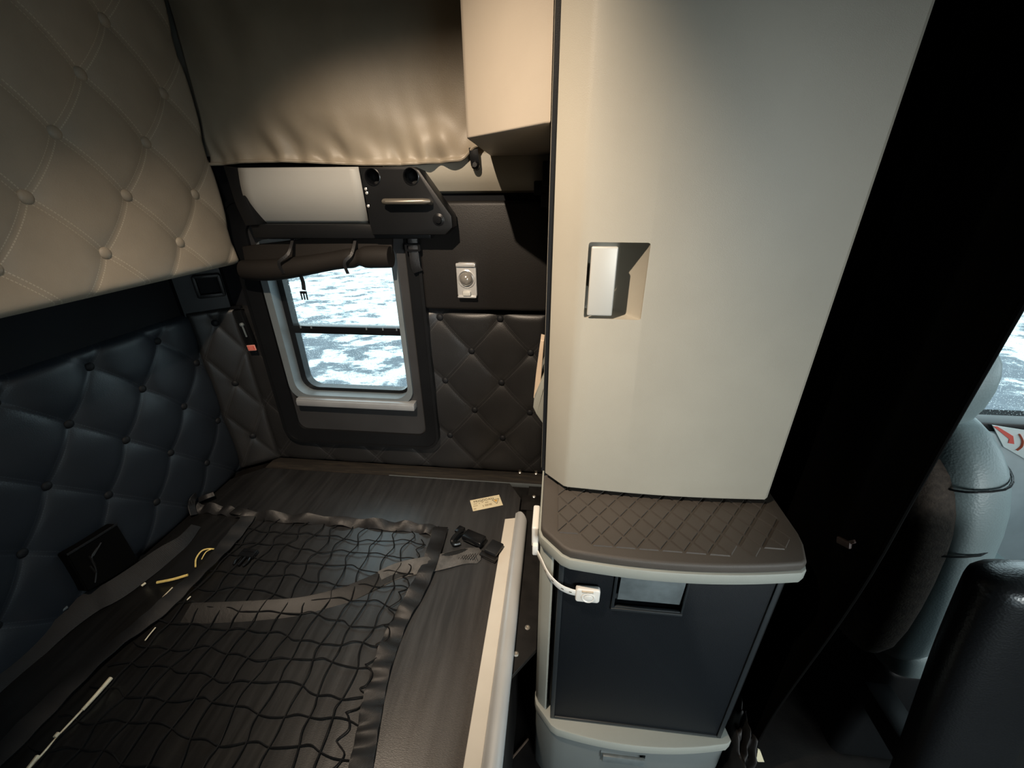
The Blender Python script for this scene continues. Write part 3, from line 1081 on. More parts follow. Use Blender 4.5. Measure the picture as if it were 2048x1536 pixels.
# maker's label on the board
P = [at(px, py, 2, -1.0) for px, py in ((940, 1001), (998, 990), (1006, 1010), (946, 1023))]
ex = ((P[1] - P[0]) + (P[2] - P[3])).normalized()
ey = V((-ex.y, ex.x, 0))
cen = sum(P, V()) / 4
hw = ((P[1] - P[0]).length + (P[2] - P[3]).length) / 4
hh = ((P[0] - P[3]).length + (P[1] - P[2]).length) / 4
t = thing('maker_label', 'cream maker label stuck on the bunk board near the chamfered corner', 'label', cen)
MB().obox(cen + V((0, 0, 0.0004)), ex, ey, (0, 0, 1), hw, hh, 0.0004).build('label_sheet', m_cream_label, t)


def marks(mb, lst, dz=0.001):
    for u0, u1, v0, v1 in lst:
        mb.obox(cen + ex * (hw * (u0 + u1) / 2) + ey * (hh * (v0 + v1) / 2) + V((0, 0, dz)), ex, ey, (0, 0, 1), hw * abs(u1 - u0) / 2, hh * abs(v1 - v0) / 2, 0.0002)
    return mb


marks(MB(), [(-0.85, -0.6, 0.10, 0.22), (-0.5, -0.42, 0.05, 0.2), (-0.9, -0.6, -0.25, -0.12), (-0.3, -0.18, 0.15, 0.34), (-0.08, 0.14, -0.02, 0.14),
             (-0.3, -0.22, -0.62, -0.3), (-0.15, 0.1, -0.6, -0.25), (0.13, 0.32, -0.6, -0.25), (-0.92, -0.75, -0.8, -0.6)]).build('faded_print', m_inkpale, t)
tri = [(0.42, 0.30), (0.88, 0.30), (0.65, -0.55)]
tin = [(0.52, 0.20), (0.78, 0.20), (0.65, -0.28)]
mb = MB()
for k in range(3):
    p, q = tri[k], tri[(k + 1) % 3]
    a, b = [cen + ex * hw * x[0] + ey * hh * x[1] + V((0, 0, 0.001)) for x in (p, q)]
    mb.obox((a + b) / 2, (b - a), V((0, 0, 1)).cross(b - a), (0, 0, 1), (b - a).length / 2, 0.0007, 0.0002)
mb.build('warning_triangle', m_ink, t)
mb = MB()
vs = mb.verts([cen + ex * hw * x[0] + ey * hh * x[1] + V((0, 0, 0.0010)) for x in tin])
mb.bm.faces.new(vs)
mb.build('triangle_fill', m_amber, t)


def lettering(body, parent, pos, xdir, ydir, size, mat, name='lettering', extr=0.0002):
    cu = bpy.data.curves.new(name, 'FONT')
    cu.body = body
    cu.size = size
    cu.align_x = 'CENTER'
    cu.align_y = 'CENTER'
    cu.extrude = extr
    tmp = bpy.data.objects.new('tmp_text', cu)
    C.objects.link(tmp)
    bpy.context.view_layer.update()
    me = bpy.data.meshes.new_from_object(tmp.evaluated_get(bpy.context.evaluated_depsgraph_get()))
    bpy.data.objects.remove(tmp)
    xd, yd = V(xdir).normalized(), V(ydir).normalized()
    zd = xd.cross(yd)
    m = Matrix((xd, yd, zd)).transposed().to_4x4()
    m.translation = V(pos) + V((0, 0, Z0)) - V(parent['_w'])
    me.transform(m)
    me.materials.clear()
    me.materials.append(mat)
    o = bpy.data.objects.new(name, me)
    C.objects.link(o)
    o.parent = parent
    return o


lettering('FRIGODAN', t, cen + ex * (-0.12 * hw) + ey * (0.55 * hh) + V((0, 0, 0.001)), ex, ey, hh * 0.52, m_ink)

# ================================================================= tall locker with door
YD = 0.695
t = thing('tall_locker', 'tall stone-grey moulded locker standing on the black rubber worktop', 'locker', (0.22, 0.9, -0.58))
DZ0 = -0.5755
front = [(-0.009, 0.742), (-0.009, 0.738), (0.031, YD + 0.003), (0.040, YD)] + [(0.04 + (0.438 - 0.04) * k / 14, YD - 0.008 * sin(pi * k / 14)) for k in range(1, 15)] + [(0.445, YD + 0.006), (0.445, 0.742)]
front = front[:-1] + [(0.445, 0.752), (0.020, 0.752), (0.020, 0.742)]


def pocket():
    return MB().prism([(0.0485, 0.60), (0.0485, 0.758), (0.104, 0.758), (0.1445, YD - 0.004), (0.1445, 0.60)], 'z', -0.2025, -0.0775, 0.004, 2)


MB().prism(front, 'z', DZ0, 0.97, 0.004, 3, True).build('door', m_doorplas, t, cut=pocket(), sharp=30)
door = [o for o in t.children if o.name.startswith('door')][0]
mb = MB()
mb.box(0.0535, 0.0955, YD - 0.006, YD + 0.004, -0.197, -0.084, 0.0025, 3)
mb.box(0.056, 0.064, YD + 0.003, YD + 0.060, -0.160, -0.120, 0.001)
mb.build('handle', m_handle, door)
MB().box(-0.0175, 0.020, 0.743, 0.752, DZ0 + 0.004, 0.97).build('door_gasket', m_blkplas, t)
MB().box(-0.0185, 0.452, 0.752, 1.262, DZ0, 0.97, 0.004).build('carcass', m_doorplas, t, cut=pocket())
# moulded pocket rim on the near-side face
# ------- side bracket that peeks out left of the locker
t = thing('folding_table_leaf', 'pale folded table leaf sticking out from the left side of the tall locker', 'table leaf', (-0.045, 1.05, -0.55))
P = [at(px, py, 1, 1.0) for px, py in ((1095, 655), (1086, 660), (1078, 722), (1069, 785), (1068, 815), (1078, 840), (1093, 858), (1096, 858), (1096, 740))]
b1 = [at(px, py, 1, 1.0) for px, py in ((1081, 680), (1088, 682), (1081, 770), (1070, 800), (1067, 795), (1072, 748))]
MB().prism([(p.x, p.z) for p in b1], 'y', 1.0, 1.05, 0.001, 1, True).build('leaf_edge', plain('beige_edge_band', (0.62, 0.50, 0.38), 0.5), t)
b2_ = [at(px, py, 1, 0.97) for px, py in ((1095, 745), (1083, 765), (1068, 800), (1066, 815), (1072, 828), (1092, 857), (1097, 857), (1097, 745))]
MB().prism([(p.x, p.z) for p in b2_], 'y', 0.97, 1.15, 0.003, 2, True).build('leaf_bracket', m_greyplas, t)

# ================================================================= fridge cabinet below the locker
t = thing('fridge_cabinet', 'grey-trimmed low cabinet with black rubber worktop holding the fridge', 'cabinet', (0.22, 0.9, -1.5))


def plan(off, bul=0.012, back=1.26, xl=-0.012, xr=0.474):
    p = [(xl - off, back), (xl - off, 0.600), (xl + 0.004 - off, 0.588 - off * .5)]
    p += [(0.030 - off * .6, 0.548 - off), (0.044, 0.5405 - off)]
    n = 16
    for k in range(1, n):
        u = k / n
        p.append((0.044 + (0.446 - 0.044) * u, 0.5405 + 0.013 * u - bul * 4 * u * (1 - u) - off))
    p += [(0.446 + off * .3, 0.5535 - off), (0.456 + off * .7, 0.561 - off * .7), (xr - 0.004 + off, 0.600), (xr + off, 0.625), (xr + off, back)]
    return p


MB().prism(plan(0.004, 0.016), 'z', -0.6345, -0.6095, 0.003, 2, True).build('trim_band', m_greyplas, t)
MB().prism(plan(0.0, 0.016), 'z', -0.611, -0.5905, 0.006, 4, True).build('worktop', m_rubber, t)
wt = [o for o in t.children if o.name.startswith('worktop')][0]
# raised diamond tread on the worktop
mb = MB()
inner = plan(-0.015, 0.016)


def inside(x, y, poly):
    c = False
    for (x1, y1), (x2, y2) in zip(poly, poly[1:] + poly[:1]):
        if (y1 > y) != (y2 > y) and x < (x2 - x1) * (y - y1) / (y2 - y1) + x1:
            c = not c
    return c


pitch = 0.041
for i in range(-3, 18):
    for j in range(0, 14):
        cx_, cy_ = i * pitch + (pitch / 2 if j % 2 else 0), 0.53 + j * pitch * 0.62
        if cy_ > 0.80:
            continue
        hx, hy = pitch * 0.5 - 0.0024, pitch * 0.62 - 0.0024
        pts = [(cx_ - hx, cy_), (cx_, cy_ - hy), (cx_ + hx, cy_), (cx_, cy_ + hy)]
        if not all(inside(px, py, inner) for px, py in pts):
            # clip to triangles at the rim
            tri_ = [p for p in pts if inside(p[0], p[1], inner)]
            if len(tri_) < 3:
                continue
            pts = tri_
        tb = bmesh.new()
        lo = [tb.verts.new((px, py, -0.591)) for px, py in pts]
        kx = sum(p[0] for p in pts) / len(pts)
        ky = sum(p[1] for p in pts) / len(pts)
        hi = [tb.verts.new((kx + (px - kx) * 0.90, ky + (py - ky) * 0.90, -0.5878)) for px, py in pts]
        tb.faces.new(hi)
        for k in range(len(pts)):
            k2 = (k + 1) % len(pts)
            tb.faces.new((lo[k], lo[k2], hi[k2], hi[k]))
        mb.join(tb)
mb.build('tread_pattern', m_rubber, wt)
# carcass: left post, right side, back
MB().prism([(-0.012, 1.255), (-0.012, 0.606), (-0.004, 0.592), (0.012, 0.578), (0.016, 0.578), (0.016, 1.255)], 'z', -1.19, -0.634, 0.002, 2, True).build('side_panel', m_greyplas, t)
MB().box(0.437, 0.466, 0.60, 1.255, -1.19, -0.634, 0.002).build('side_panel', m_blkplas, t)
MB().box(0.016, 0.437, 1.10, 1.25, -1.19, -0.634).build('rear_panel', m_blkplas, t)
MB().prism(plan(0.002, 0.020, xr=0.452), 'z', -1.222, -1.190, 0.003, 2, True).build('plinth_ledge', m_greyplas, t)
lw = [(x, y + 0.006) for x, y in plan(-0.002, 0.020, xr=0.452)]
cut = MB().box(0.155, 0.262, 0.45, 0.552, -1.302, -1.2525, 0.003)
dr = MB().prism(lw, 'z', -1.498, -1.226, 0.004, 2, True).build('drawer', plain('slate_grey_plastic', (0.125, 0.142, 0.142), 0.5, grain=0.2, gscale=900, var=0.03), t, cut=cut)
MB().box(0.158, 0.259, 0.524, 0.532, -1.282, -1.254, 0.002).build('handle', m_fhandle, dr)

# the fridge itself
YFR = 0.562
t = thing('refrigerator', 'blue-black built-in fridge door under the rubber worktop', 'refrigerator', (0.23, 0.8, -1.189))
MB().box(0.022, 0.434, YFR + 0.028, 1.05, -1.188, -0.6355, 0.002).build('fridge_body', m_blkplas, t)
h0, h1 = at(1256, 1157, 1, YFR), at(1409, 1224, 1, YFR)
hx0, hx1, hz0 = 0.139, 0.268, at(1330, 1222, 1, YFR).z
fd = MB().box(0.026, 0.432, YFR, YFR + 0.026, -1.186, -0.638, 0.003, 2).build('fridge_door', m_fridge, t, cut=MB().box(hx0, hx1, YFR - 0.02, YFR + 0.018, hz0, -0.6385, 0.002))
mb = MB()
mb.box(0.026, 0.036, YFR - 0.003, YFR + 0.002, -1.186, -0.638, 0.001)
mb.box(0.422, 0.432, YFR - 0.003, YFR + 0.002, -1.186, -0.638, 0.001)
mb.box(0.036, 0.422, YFR - 0.003, YFR + 0.002, -1.186, -1.178, 0.001)
mb.build('door_edge_trim', m_fridgetrim, fd)
mb = MB()
mb.box(hx0 - 0.006, hx0, YFR - 0.004, YFR + 0.01, hz0 - 0.006, -0.640, 0.001)
mb.box(hx1, hx1 + 0.004, YFR - 0.003, YFR + 0.01, hz0 - 0.006, -0.640, 0.001)
mb.box(hx0 - 0.006, hx1 + 0.004, YFR - 0.005, YFR + 0.01, hz0 - 0.007, hz0, 0.0015)
mb.box(hx0, hx1, YFR - 0.002, YFR + 0.004, hz0 - 0.001, hz0 + 0.003, 0.001)
mb.build('handle_surround', m_fridgetrim, fd)
mb = MB()
mb.obox(((hx0 + hx1) / 2 + 0.002, YFR + 0.004, hz0 + 0.050), (1, 0, 0), (0, 1, 0.06), (0, -0.06, 1), (hx1 - hx0) / 2 - 0.004, 0.002, 0.034, 0.001)
mb.build('pull_flap', m_fhandle, fd)

# ================================================================= white child-safety strap lock
t = thing('cabinet_strap_lock', 'white strap lock tying the fridge door to the cabinet side', 'lock', at(1175, 1200, 1, YFR - 0.01))
mc = at(1079, 1068, 1, 0.645)
mb = MB()
mb.box(-0.0305, -0.0165, 0.612, 0.680, -0.668, -0.614, 0.004, 3)
mb.build('anchor_pad', m_white, t)
mb = MB()
mb.box(-0.0285, -0.0165, 0.604, 0.632, -0.682, -0.655, 0.003, 2)
mb.build('anchor_clip', m_white, t)
path = [V((-0.0225, 0.618, -0.676)), at(1083, 1122, 1, 0.588), at(1096, 1148, 1, 0.563), at(1117, 1171, 1, 0.551), at(1138, 1182, 1, 0.549), at(1158, 1187, 1, 0.551)]
sp = smooth(path, 8)
mb = MB()
mb.ribbon(sp, 0.0150, 0.0026, up=lambda u: V((-1, -0.3, 0)).lerp(V((0, -1, 0)), ss(0.2, 0.9, u)))
strap = mb.build('strap', m_white, t)
mb = MB()
for k in (14, 20, 27, 33):
    d = (sp[k + 1] - sp[k - 1]).normalized()
    u_ = V((-1, -0.3, 0)).lerp(V((0, -1, 0)), ss(0.2, 0.9, k / (len(sp) - 1)))
    mb.obox(sp[k] + u_.normalized() * 0.0011, d, u_.cross(d), u_ - d * u_.dot(d), 0.0028, 0.001, 0.0006)
mb.build('strap_slot', m_ink, strap)
lc = at(1175, 1187, 1, YFR - 0.009)
mb = MB()
mb.prism(rrect(lc.x - 0.0235, lc.x + 0.0235, lc.z - 0.0180, lc.z + 0.0180, 0.006, 4), 'y', YFR - 0.016, YFR - 0.0035, 0.003, 3, True)
mb.build('lock_body', m_white, t)
MB().lathe((lc.x + 0.001, YFR - 0.0155, lc.z - 0.003), (0, -1, 0), [(0.0135, 0), (0.0135, 0.0016), (0.0115, 0.0024), (0.0098, 0.0016), (0.0088, 0.0008), (0.0080, 0.0022), (0.004, 0.003), (0, 0.0031)], 24).build('release_button', m_white, t)
MB().box(lc.x - 0.012, lc.x + 0.010, YFR - 0.0175, YFR - 0.013, lc.z + 0.0112, lc.z + 0.0160, 0.001).build('top_latch', plain('ivory_latch', (0.60, 0.50, 0.38), 0.4), t)

# ================================================================= cargo net on the board
BZ = -1.0


def bp(px, py, z=0.004):
    return at(px, py, 2, BZ + z)


def wavy(pts, n=6, az=0.003, seed=0):
    q = smooth(pts, n)
    rnd = random.Random(seed)
    ph = rnd.random() * 6
    return [p + V((0, 0, az * (0.5 + 0.5 * sin(i * 1.3 + ph)))) for i, p in enumerate(q)]


t = thing('cargo_net', 'black cargo net with webbing borders spread over the bunk board', 'net', (-0.7, 0.6, BZ))
far = wavy([bp(388, 1018), bp(440, 1022), bp(495, 1032), bp(600, 1040), bp(720, 1049), bp(820, 1057), bp(880, 1066)], 8, 0.012, 1)
mb = MB()
mb.ribbon(far, 0.034, 0.003, up=lambda u: (0.25 * sin(u * 61), -0.5 + 0.35 * sin(u * 43), 1))
mb.build('border_strap', m_web, t)
right = wavy([bp(882, 1055, .012), bp(862, 1120, .010), bp(835, 1180, .010), bp(800, 1243), bp(772, 1310), bp(752, 1380), bp(738, 1450), bp(722, 1536), bp(690, 1690)], 8, 0.006, 2)
mb = MB()
mb.ribbon(right, 0.046, 0.003, up=lambda u: (0.15 * sin(u * 30), 0, 1))
mb.build('border_strap', m_web, t)
left = wavy([bp(497, 1034, .010), bp(465, 1075, .012), bp(425, 1120, .016), bp(370, 1172, .016), bp(310, 1228, .014), bp(230, 1290, .012), bp(130, 1380, .012), bp(20, 1490, .012), bp(-120, 1630, .012)], 8, 0.003, 3)
mb = MB()
mb.ribbon(left, 0.046, 0.003, up=lambda u: (0.2 * sin(u * 17), 0.1, 1))
mb.build('border_strap', m_webdark, t)
# mesh: rows run along the truck, columns run across it
NC, NR = 12, 14


def netpt(i, j):
    """i columns from the left border to the right one, j rows from the far border toward the viewer"""
    v = j / (NR - 0.3)
    fy = v * 0.72
    # borders
    L = V((-1.010, 0.945 - fy, BZ))
    Rr = V((-0.372 + 0.004 * sin(j * 1.7), 0.940 - fy, BZ))
    if j == 0:
        L, Rr = V((-1.00, 0.945, BZ)), V((-0.375, 0.935, BZ))
    u = i / NC
    p = L.lerp(Rr, u)
    rnd = random.Random(i * 91 + j * 7)
    k = 0.0 if (j == 0) else 1.0
    p.x += k * (rnd.random() - 0.5) * 0.014 + 0.006 * sin(j * 0.9 + i * 0.4)
    p.y += k * ((rnd.random() - 0.5) * 0.012 + 0.006 * sin(i * 1.1 + j * 2.0))
    p.z += 0.004 + 0.004 * rnd.random()
    return p


mb = MB()
for i in range(1, NC):
    path = []
    for j in range(NR):
        a = netpt(i, j)
        path.append(a)
        if j < NR - 1:
            b = netpt(i, j + 1)
            rnd = random.Random(i * 13 + j * 101)
            s1 = (1 if (i + j) % 2 else -1)
            amp = 0.004 + 0.010 * ss(0.35, 0.0, j / NR)
            path.append((a + b) / 2 + V((s1 * amp * (0.3 + 0.7 * rnd.random()), 0, 0.003)))
    mb.tube(smooth(path, 4), 0.0016, 5)
for j in range(1, NR):
    path = []
    for i in range(0, NC + 1):
        a = netpt(i, j)
        path.append(a)
        if i < NC:
            b = netpt(i + 1, j)
            rnd = random.Random(i * 17 + j * 57)
            s1 = (1 if (i + j) % 2 else -1)
            path.append((a + b) / 2 + V((0, s1 * 0.006 * (0.2 + 0.8 * rnd.random()), 0.003)))
    mb.tube(smooth(path, 4), 0.0016, 5)
# gathered edge cord along the right border
path = []
for j in range(0, 46):
    y = 0.90 - j * 0.0145
    x = -0.392 + 0.012 * sin(j * 1.9) + 0.006 * sin(j * 0.7)
    path.append(V((x, y + 0.006 * cos(j * 1.9), BZ + 0.008 + 0.003 * sin(j))))
mb.tube(smooth(path, 4), 0.0016, 5)
net = mb.build('netting', m_cord, t)
# corner buckle
a, b = bp(915, 1062, .012), bp(968, 1085, .016)
d = (b - a).normalized()
sd = V((-d.y, d.x, 0)).normalized()
mb = MB()
mb.obox(bp(948, 1076, .020), d, sd, (0, 0, 1), 0.036, 0.019, 0.009, 0.005, 3)
mb.build('buckle_body', m_blkgloss, t)
mb = MB()
hk = [bp(925, 1062, .018), bp(915, 1068, .022), bp(905, 1080, .020), bp(908, 1088, .012), bp(920, 1086, .010)]
mb.tube(smooth(hk, 6), 0.007, 10)
mb.obox(bp(920, 1060, .018), d, sd, (0, 0, 1), 0.012, 0.014, 0.005, 0.003)
mb.build('buckle_hook', m_blkgloss, t)
mb = MB()
mb.obox(bp(988, 1096, .022), d, sd, (0, 0, 1), 0.021, 0.024, 0.007, 0.004)
mb.build('strap_keeper', m_webdark, t)
mb = MB()
mb.obox(bp(977, 1113, .010), d, sd, (0, 0, 1), 0.028, 0.009, 0.005, 0.002)
mb.build('anchor_plate', m_blkmetal, t)
# far-left hook loops
mb = MB()
mb.ribbon(smooth([bp(388, 1030, .01), bp(383, 1012, .03), bp(386, 998, .05), bp(392, 990, .045)], 6), 0.022, 0.004, up=(1, -0.3, 0.2))
mb.ribbon(smooth([bp(398, 1000, .02), bp(412, 994, .03), bp(428, 988, .03)], 6), 0.018, 0.004, up=(0.2, -0.6, 1))
mb.build('corner_loop', m_web, t)
mb = MB()
mb.obox(bp(478, 1022, .014), (1, -0.15, 0), (0.15, 1, 0), (0, 0, 1), 0.022, 0.018, 0.003, 0.001)
mb.build('stitched_patch', m_webgrey, t)

# diagonal belt under the net
t = thing('safety_belt', 'worn grey safety belt lying diagonally under the net, stitched end showing', 'belt', bp(800, 1150, 0))
mb = MB()
bl = smooth([bp(962, 1111, .007), bp(930, 1112, .008), bp(880, 1124, .010), bp(800, 1140, .005), bp(740, 1168, .004), bp(680, 1194, .003), bp(600, 1216, .003), bp(520, 1224, .003), bp(430, 1228, .003), bp(370, 1230, .003)], 8)
mb.ribbon(bl, lambda u: 0.048 * (0.55 + 0.45 * ss(0, 0.03, u)) + 0.014 * ss(0.4, 0.8, u), 0.0026, up=lambda u: (0.1 * sin(u * 12), -0.2, 1))
belt = mb.build('belt_webbing', m_webgrey, t)
mb = MB()
mb.ribbon(bl[:30], lambda u: 0.050 * (0.55 + 0.45 * ss(0, 0.08, u)), 0.0034, up=lambda u: (0, -0.2, 1))
mb.build('belt_lit_end', m_webpale, t)  # same belt laid over in a paler colour, painting the light on it
mb = MB()
c = bp(938, 1111, .0098)
for k in range(7):
    o_ = c + V((-0.022 + k * 0.0072, 0, 0))
    mb.obox(o_, (0.5, 1, 0), (1, -0.5, 0), (0, 0, 1), 0.017, 0.0006, 0.0004)
    mb.obox(o_, (-0.5, 1, 0), (1, 0.5, 0), (0, 0, 1), 0.017, 0.0006, 0.0004)
mb.build('end_stitching', m_webdark, belt)

# loose side-release buckle on the net
t = thing('side_release_buckle', 'small black side-release buckle lying loose on the net near its left border', 'buckle', bp(492, 1112, 0.004))
d = (bp(505, 1100, 0) - bp(480, 1128, 0)).normalized()
sd = V((-d.y, d.x, 0))
c = bp(497, 1107, .010)
mb = MB()
mb.obox(c, d, sd, (0, 0, 1), 0.014, 0.024, 0.006, 0.003, 2)
mb.obox(c + d * 0.004 + V((0, 0, 0.006)), d, sd, (0, 0, 1), 0.003, 0.020, 0.0015, 0.001)
mb.build('buckle_body', m_blkgloss, t)
for k in (-1, 0, 1):
    mb = MB()
    mb.tube(smooth([c - d * 0.012 + sd * (k * 0.016), c - d * 0.028 + sd * (k * 0.019), c - d * 0.043 + sd * (k * 0.014)], 4), 0.0036, 8)
    mb.build('prong', m_blkgloss, t)

# worn wide strap between board and rear wall
t = thing('edge_strap', 'wide grey-blue strap lying along the foot of the tufted rear wall', 'strap', bp(260, 1150, 0))
mb = MB()
es = smooth([bp(392, 1052, .010), bp(366, 1082, .012), bp(330, 1108, .014), bp(285, 1142, .016), bp(230, 1180, .018), bp(180, 1206, .018), bp(120, 1250, .016), bp(40, 1320, .012), bp(-60, 1410, .012)], 8)
mb.ribbon(es, lambda u: 0.030 + 0.034 * ss(0, 0.35, u), 0.0035, up=lambda u: (0.55 + 0.1 * sin(u * 14), 0, 1))
mb.build('strap_webbing', m_webdark, t)
mb = MB()
mb.obox(bp(124, 1219, .035), (0.6, 1, 0.2), (1, -0.6, 0), (0, 0, 1), 0.011, 0.006, 0.003, 0.001)
mb.build('end_tag', m_rim, t)

# yellow pull cord
t = thing('pull_cord', 'thin yellow and cream pull cord tangled under the left net border', 'cord', bp(300, 1250, 0))
mb = MB()
mb.tube(smooth([bp(391, 1134, .006), bp(392, 1118, .010), bp(402, 1103, .014), bp(414, 1098, .014), bp(428, 1098, .012)], 6), 0.0022, 7)
mb.tube(smooth([bp(403, 1119, .008), bp(412, 1104, .012), bp(424, 1098, .012)], 5), 0.0014, 6)
mb.tube(smooth([bp(314, 1165, .007), bp(345, 1159, .008), bp(376, 1150, .008)], 6), 0.0040, 7)
mb.build('yellow_cord', m_yellow, t)
mb = MB()
mb.tube(smooth([bp(222, 1356, .010), bp(195, 1387, .010), bp(165, 1420, .010)], 5), lambda u: 0.0045 - 0.0012 * u, 7)
mb.build('cord_segment', m_cream, t)
mb = MB()
mb.tube(smooth([bp(168, 1416, .009), bp(125, 1462, .008), bp(90, 1502, .008), bp(60, 1536, .008), bp(20, 1585, .008)], 6), 0.0021, 7)
mb.build('cord_segment', m_cream, t)
mb = MB()
mb.tube(smooth([bp(118, 1466, .010), bp(110, 1475, .010)], 4), 0.0045, 7)
mb.build('cord_segment', m_cream, t)
mb = MB()
mb.tube(smooth([bp(76, 1512, .010), bp(40, 1560, .010)], 4), 0.0042, 7)
mb.build('cord_segment', m_cream, t)
mb = MB()
mb.tube(smooth([bp(345, 1175, .008), bp(335, 1185, .008), bp(325, 1195, .008)], 4), 0.0016, 6)
mb.build('cord_segment', m_cream, t)
mb = MB()
mb.tube(smooth([bp(311, 1255, .010), bp(300, 1268, .010), bp(290, 1281, .010)], 4), 0.0014, 6)
mb.build('cord_segment', m_cream, t)
mb = MB()
mb.tube(smooth([bp(291, 1166, .006), bp(283, 1172, .006)], 3), 0.003, 7)
mb.build('cord_segment', m_cream, t)
mb = MB()
mb.tube(smooth([bp(381, 1193, .006), bp(374, 1200, .006)], 3), 0.0018, 6)
mb.build('cord_segment', m_cream, t)

# ================================================================= sleeper curtain
t = thing('sleeper_curtain', 'tall jet-black curtain between the locker and the driver seat', 'curtain', (0.55, 0.9, -1.45))


def sc(i, j):
    z = -1.44 + 2.40 * j
    ye = 0.600 - 0.055 * ss(-1.3, -0.5, z) - 0.012 * ss(-0.5, 0.2, z)
    y = 1.165 + (ye - 1.165) * i
    x = 0.55 + 0.018 * sin(i * 26 + 0.6 * sin(z * 2)) * (1 - 0.85 * ss(0.85, 1, i))
    return V((x, y, z))


MB().grid(sc, 90, 30).build('cloth', m_curtblk, t, sharp=180, solid=0.004)
mb = MB()
mb.tube([sc(1, j / 40) for j in range(41)], 0.0035, 8)
mb.build('edge_seam', m_curtblk, t)
c = at(1688, 1085, 0, 0.515)
mb = MB()
mb.obox(c, (0.2, -1, 0.4), (1, 0.2, 0), (0, 0.4, 1), 0.013, 0.003, 0.006, 0.002)
mb.obox(c + V((0.003, -0.008, 0.009)), (0.2, -0.6, 1), (1, 0.2, 0), (0, 1, 0.6), 0.009, 0.002, 0.003, 0.001)
mb.build('tieback_tab', m_brown, t)

# ================================================================= driver seat
t = thing('driver_seat', 'grey leather driver seat with brown carpeted back beyond the curtain', 'seat', (0.95, 0.85, -1.5))


def loft(mb, secs, n=28, e=2.6):
    """secs: (centre, hx, hy) superellipse sections stacked upward"""
    rings = []
    for c, hx, hy in secs:
        r_ = []
        for k in range(n):
            a = 2 * pi * k / n
            ca, sa = cos(a), sin(a)
            r_.append(V((c[0] + hx * (abs(ca) ** (2 / e)) * (1 if ca >= 0 else -1), c[1] + hy * (abs(sa) ** (2 / e)) * (1 if sa >= 0 else -1), c[2])))
        rings.append(mb.verts(r_))
    for A, B in zip(rings, rings[1:]):
        for k in range(n):
            mb.bm.faces.new((A[k], A[(k + 1) % n], B[(k + 1) % n], B[k]))
    mb.bm.faces.new(rings[0][::-1])
    mb.bm.faces.new(rings[-1])
    return mb


yc = 0.865
SX = 0.046
mb = MB()
loft(mb, [((x + SX, yc, z), hx, hy) for x, z, hx, hy in ((0.80, -1.02, .05, .19), (0.795, -0.98, .075, .215), (0.785, -0.80, .083, .222), (0.775, -0.65, .083, .218), (0.768, -0.55, .078, .208), (0.755, -0.47, .066, .185), (0.745, -0.42, .050, .145), (0.738, -0.395, .030, .10))], 36, 3.0)
mb.build('backrest', m_seat, t, sharp=180, subsurf=1)
mb = MB()
loft(mb, [((x + 0.026, yc, z), hx, hy) for x, z, hx, hy in ((0.742, -1.02, .03, .185), (0.738, -0.95, .062, .217), (0.728, -0.80, .068, .2245), (0.718, -0.65, .068, .2205), (0.715, -0.56, .060, .205), (0.715, -0.49, .040, .165), (0.716, -0.46, .02, .12))], 36, 3.0)
mb.build('carpet_back', m_suede, t, sharp=180, subsurf=1)
mb = MB()
loft(mb, [((x + 0.002, yc, z), hx, hy) for x, z, hx, hy in ((0.755, -0.43, .035, .10), (0.752, -0.40, .055, .135), (0.750, -0.33, .060, .145), (0.750, -0.28, .055, .135), (0.750, -0.250, .038, .10), (0.750, -0.243, .015, .05))], 32, 2.8)
mb.build('headrest', m_seat, t, sharp=180, subsurf=1)
mb = MB()
for zz, hx, hy in ((-0.64, .0845, .2185), (-0.50, .0700, .197)):
    pth = []
    for k in range(40):
        a = 2 * pi * k / 40
        ca, sa = cos(a), sin(a)
        pth.append(V((0.796 + hx * (abs(ca) ** (2 / 3)) * (1 if ca >= 0 else -1), yc + hy * (abs(sa) ** (2 / 3)) * (1 if sa >= 0 else -1), zz + 0.03 * ca)))
    mb.tube(pth, 0.0022, 8, closed=True)
mb.build('seam_piping', m_arm, t)
mb = MB()
mb.box(0.82, 1.32, 0.66, 1.08, -1.08, -0.95, 0.05, 5)
mb.build('seat_cushion', m_seat, t, sharp=60)
mb = MB()
mb.box(0.84, 1.28, 0.69, 1.05, -1.49, -1.07, 0.03, 3)
mb.build('seat_base', m_blkplas, t)
# folded inboard armrest
pa = [V((0.750, 0.515, -0.530)), V((0.758, 0.515, -0.60)), V((0.782, 0.515, -0.75)), V((0.815, 0.515, -0.92)), V((0.850, 0.515, -1.10)), V((0.880, 0.515, -1.26))]
mb = MB()
sec = smooth(pa, 6)
nS = len(sec)
rings = []
for i, p in enumerate(sec):
    u = i / (nS - 1)
    k = sqrt(max(0.02, 1 - (1 - min(1, u / 0.12)) ** 2))
    hx, hy = 0.085 * k, 0.042 * k
    rg = []
    for q in range(24):
        a = 2 * pi * q / 24
        ca, sa = cos(a), sin(a)
        rg.append(p + V((hx * (abs(ca) ** .7) * (1 if ca >= 0 else -1), hy * (abs(sa) ** .7) * (1 if sa >= 0 else -1), 0)))
    rings.append(mb.verts(rg))
for A, B in zip(rings, rings[1:]):
    for q in range(24):
        mb.bm.faces.new((A[q], A[(q + 1) % 24], B[(q + 1) % 24], B[q]))
mb.bm.faces.new(rings[0][::-1])
mb.bm.faces.new(rings[-1])
mb.build('armrest', m_arm, t, sharp=180)
MB().obox((0.80, 0.59, -1.10), (1, 0, 0), (0, 1, 0), (0, 0, 1), 0.03, 0.07, 0.03, 0.008).build('armrest_bracket', m_blkplas, t)

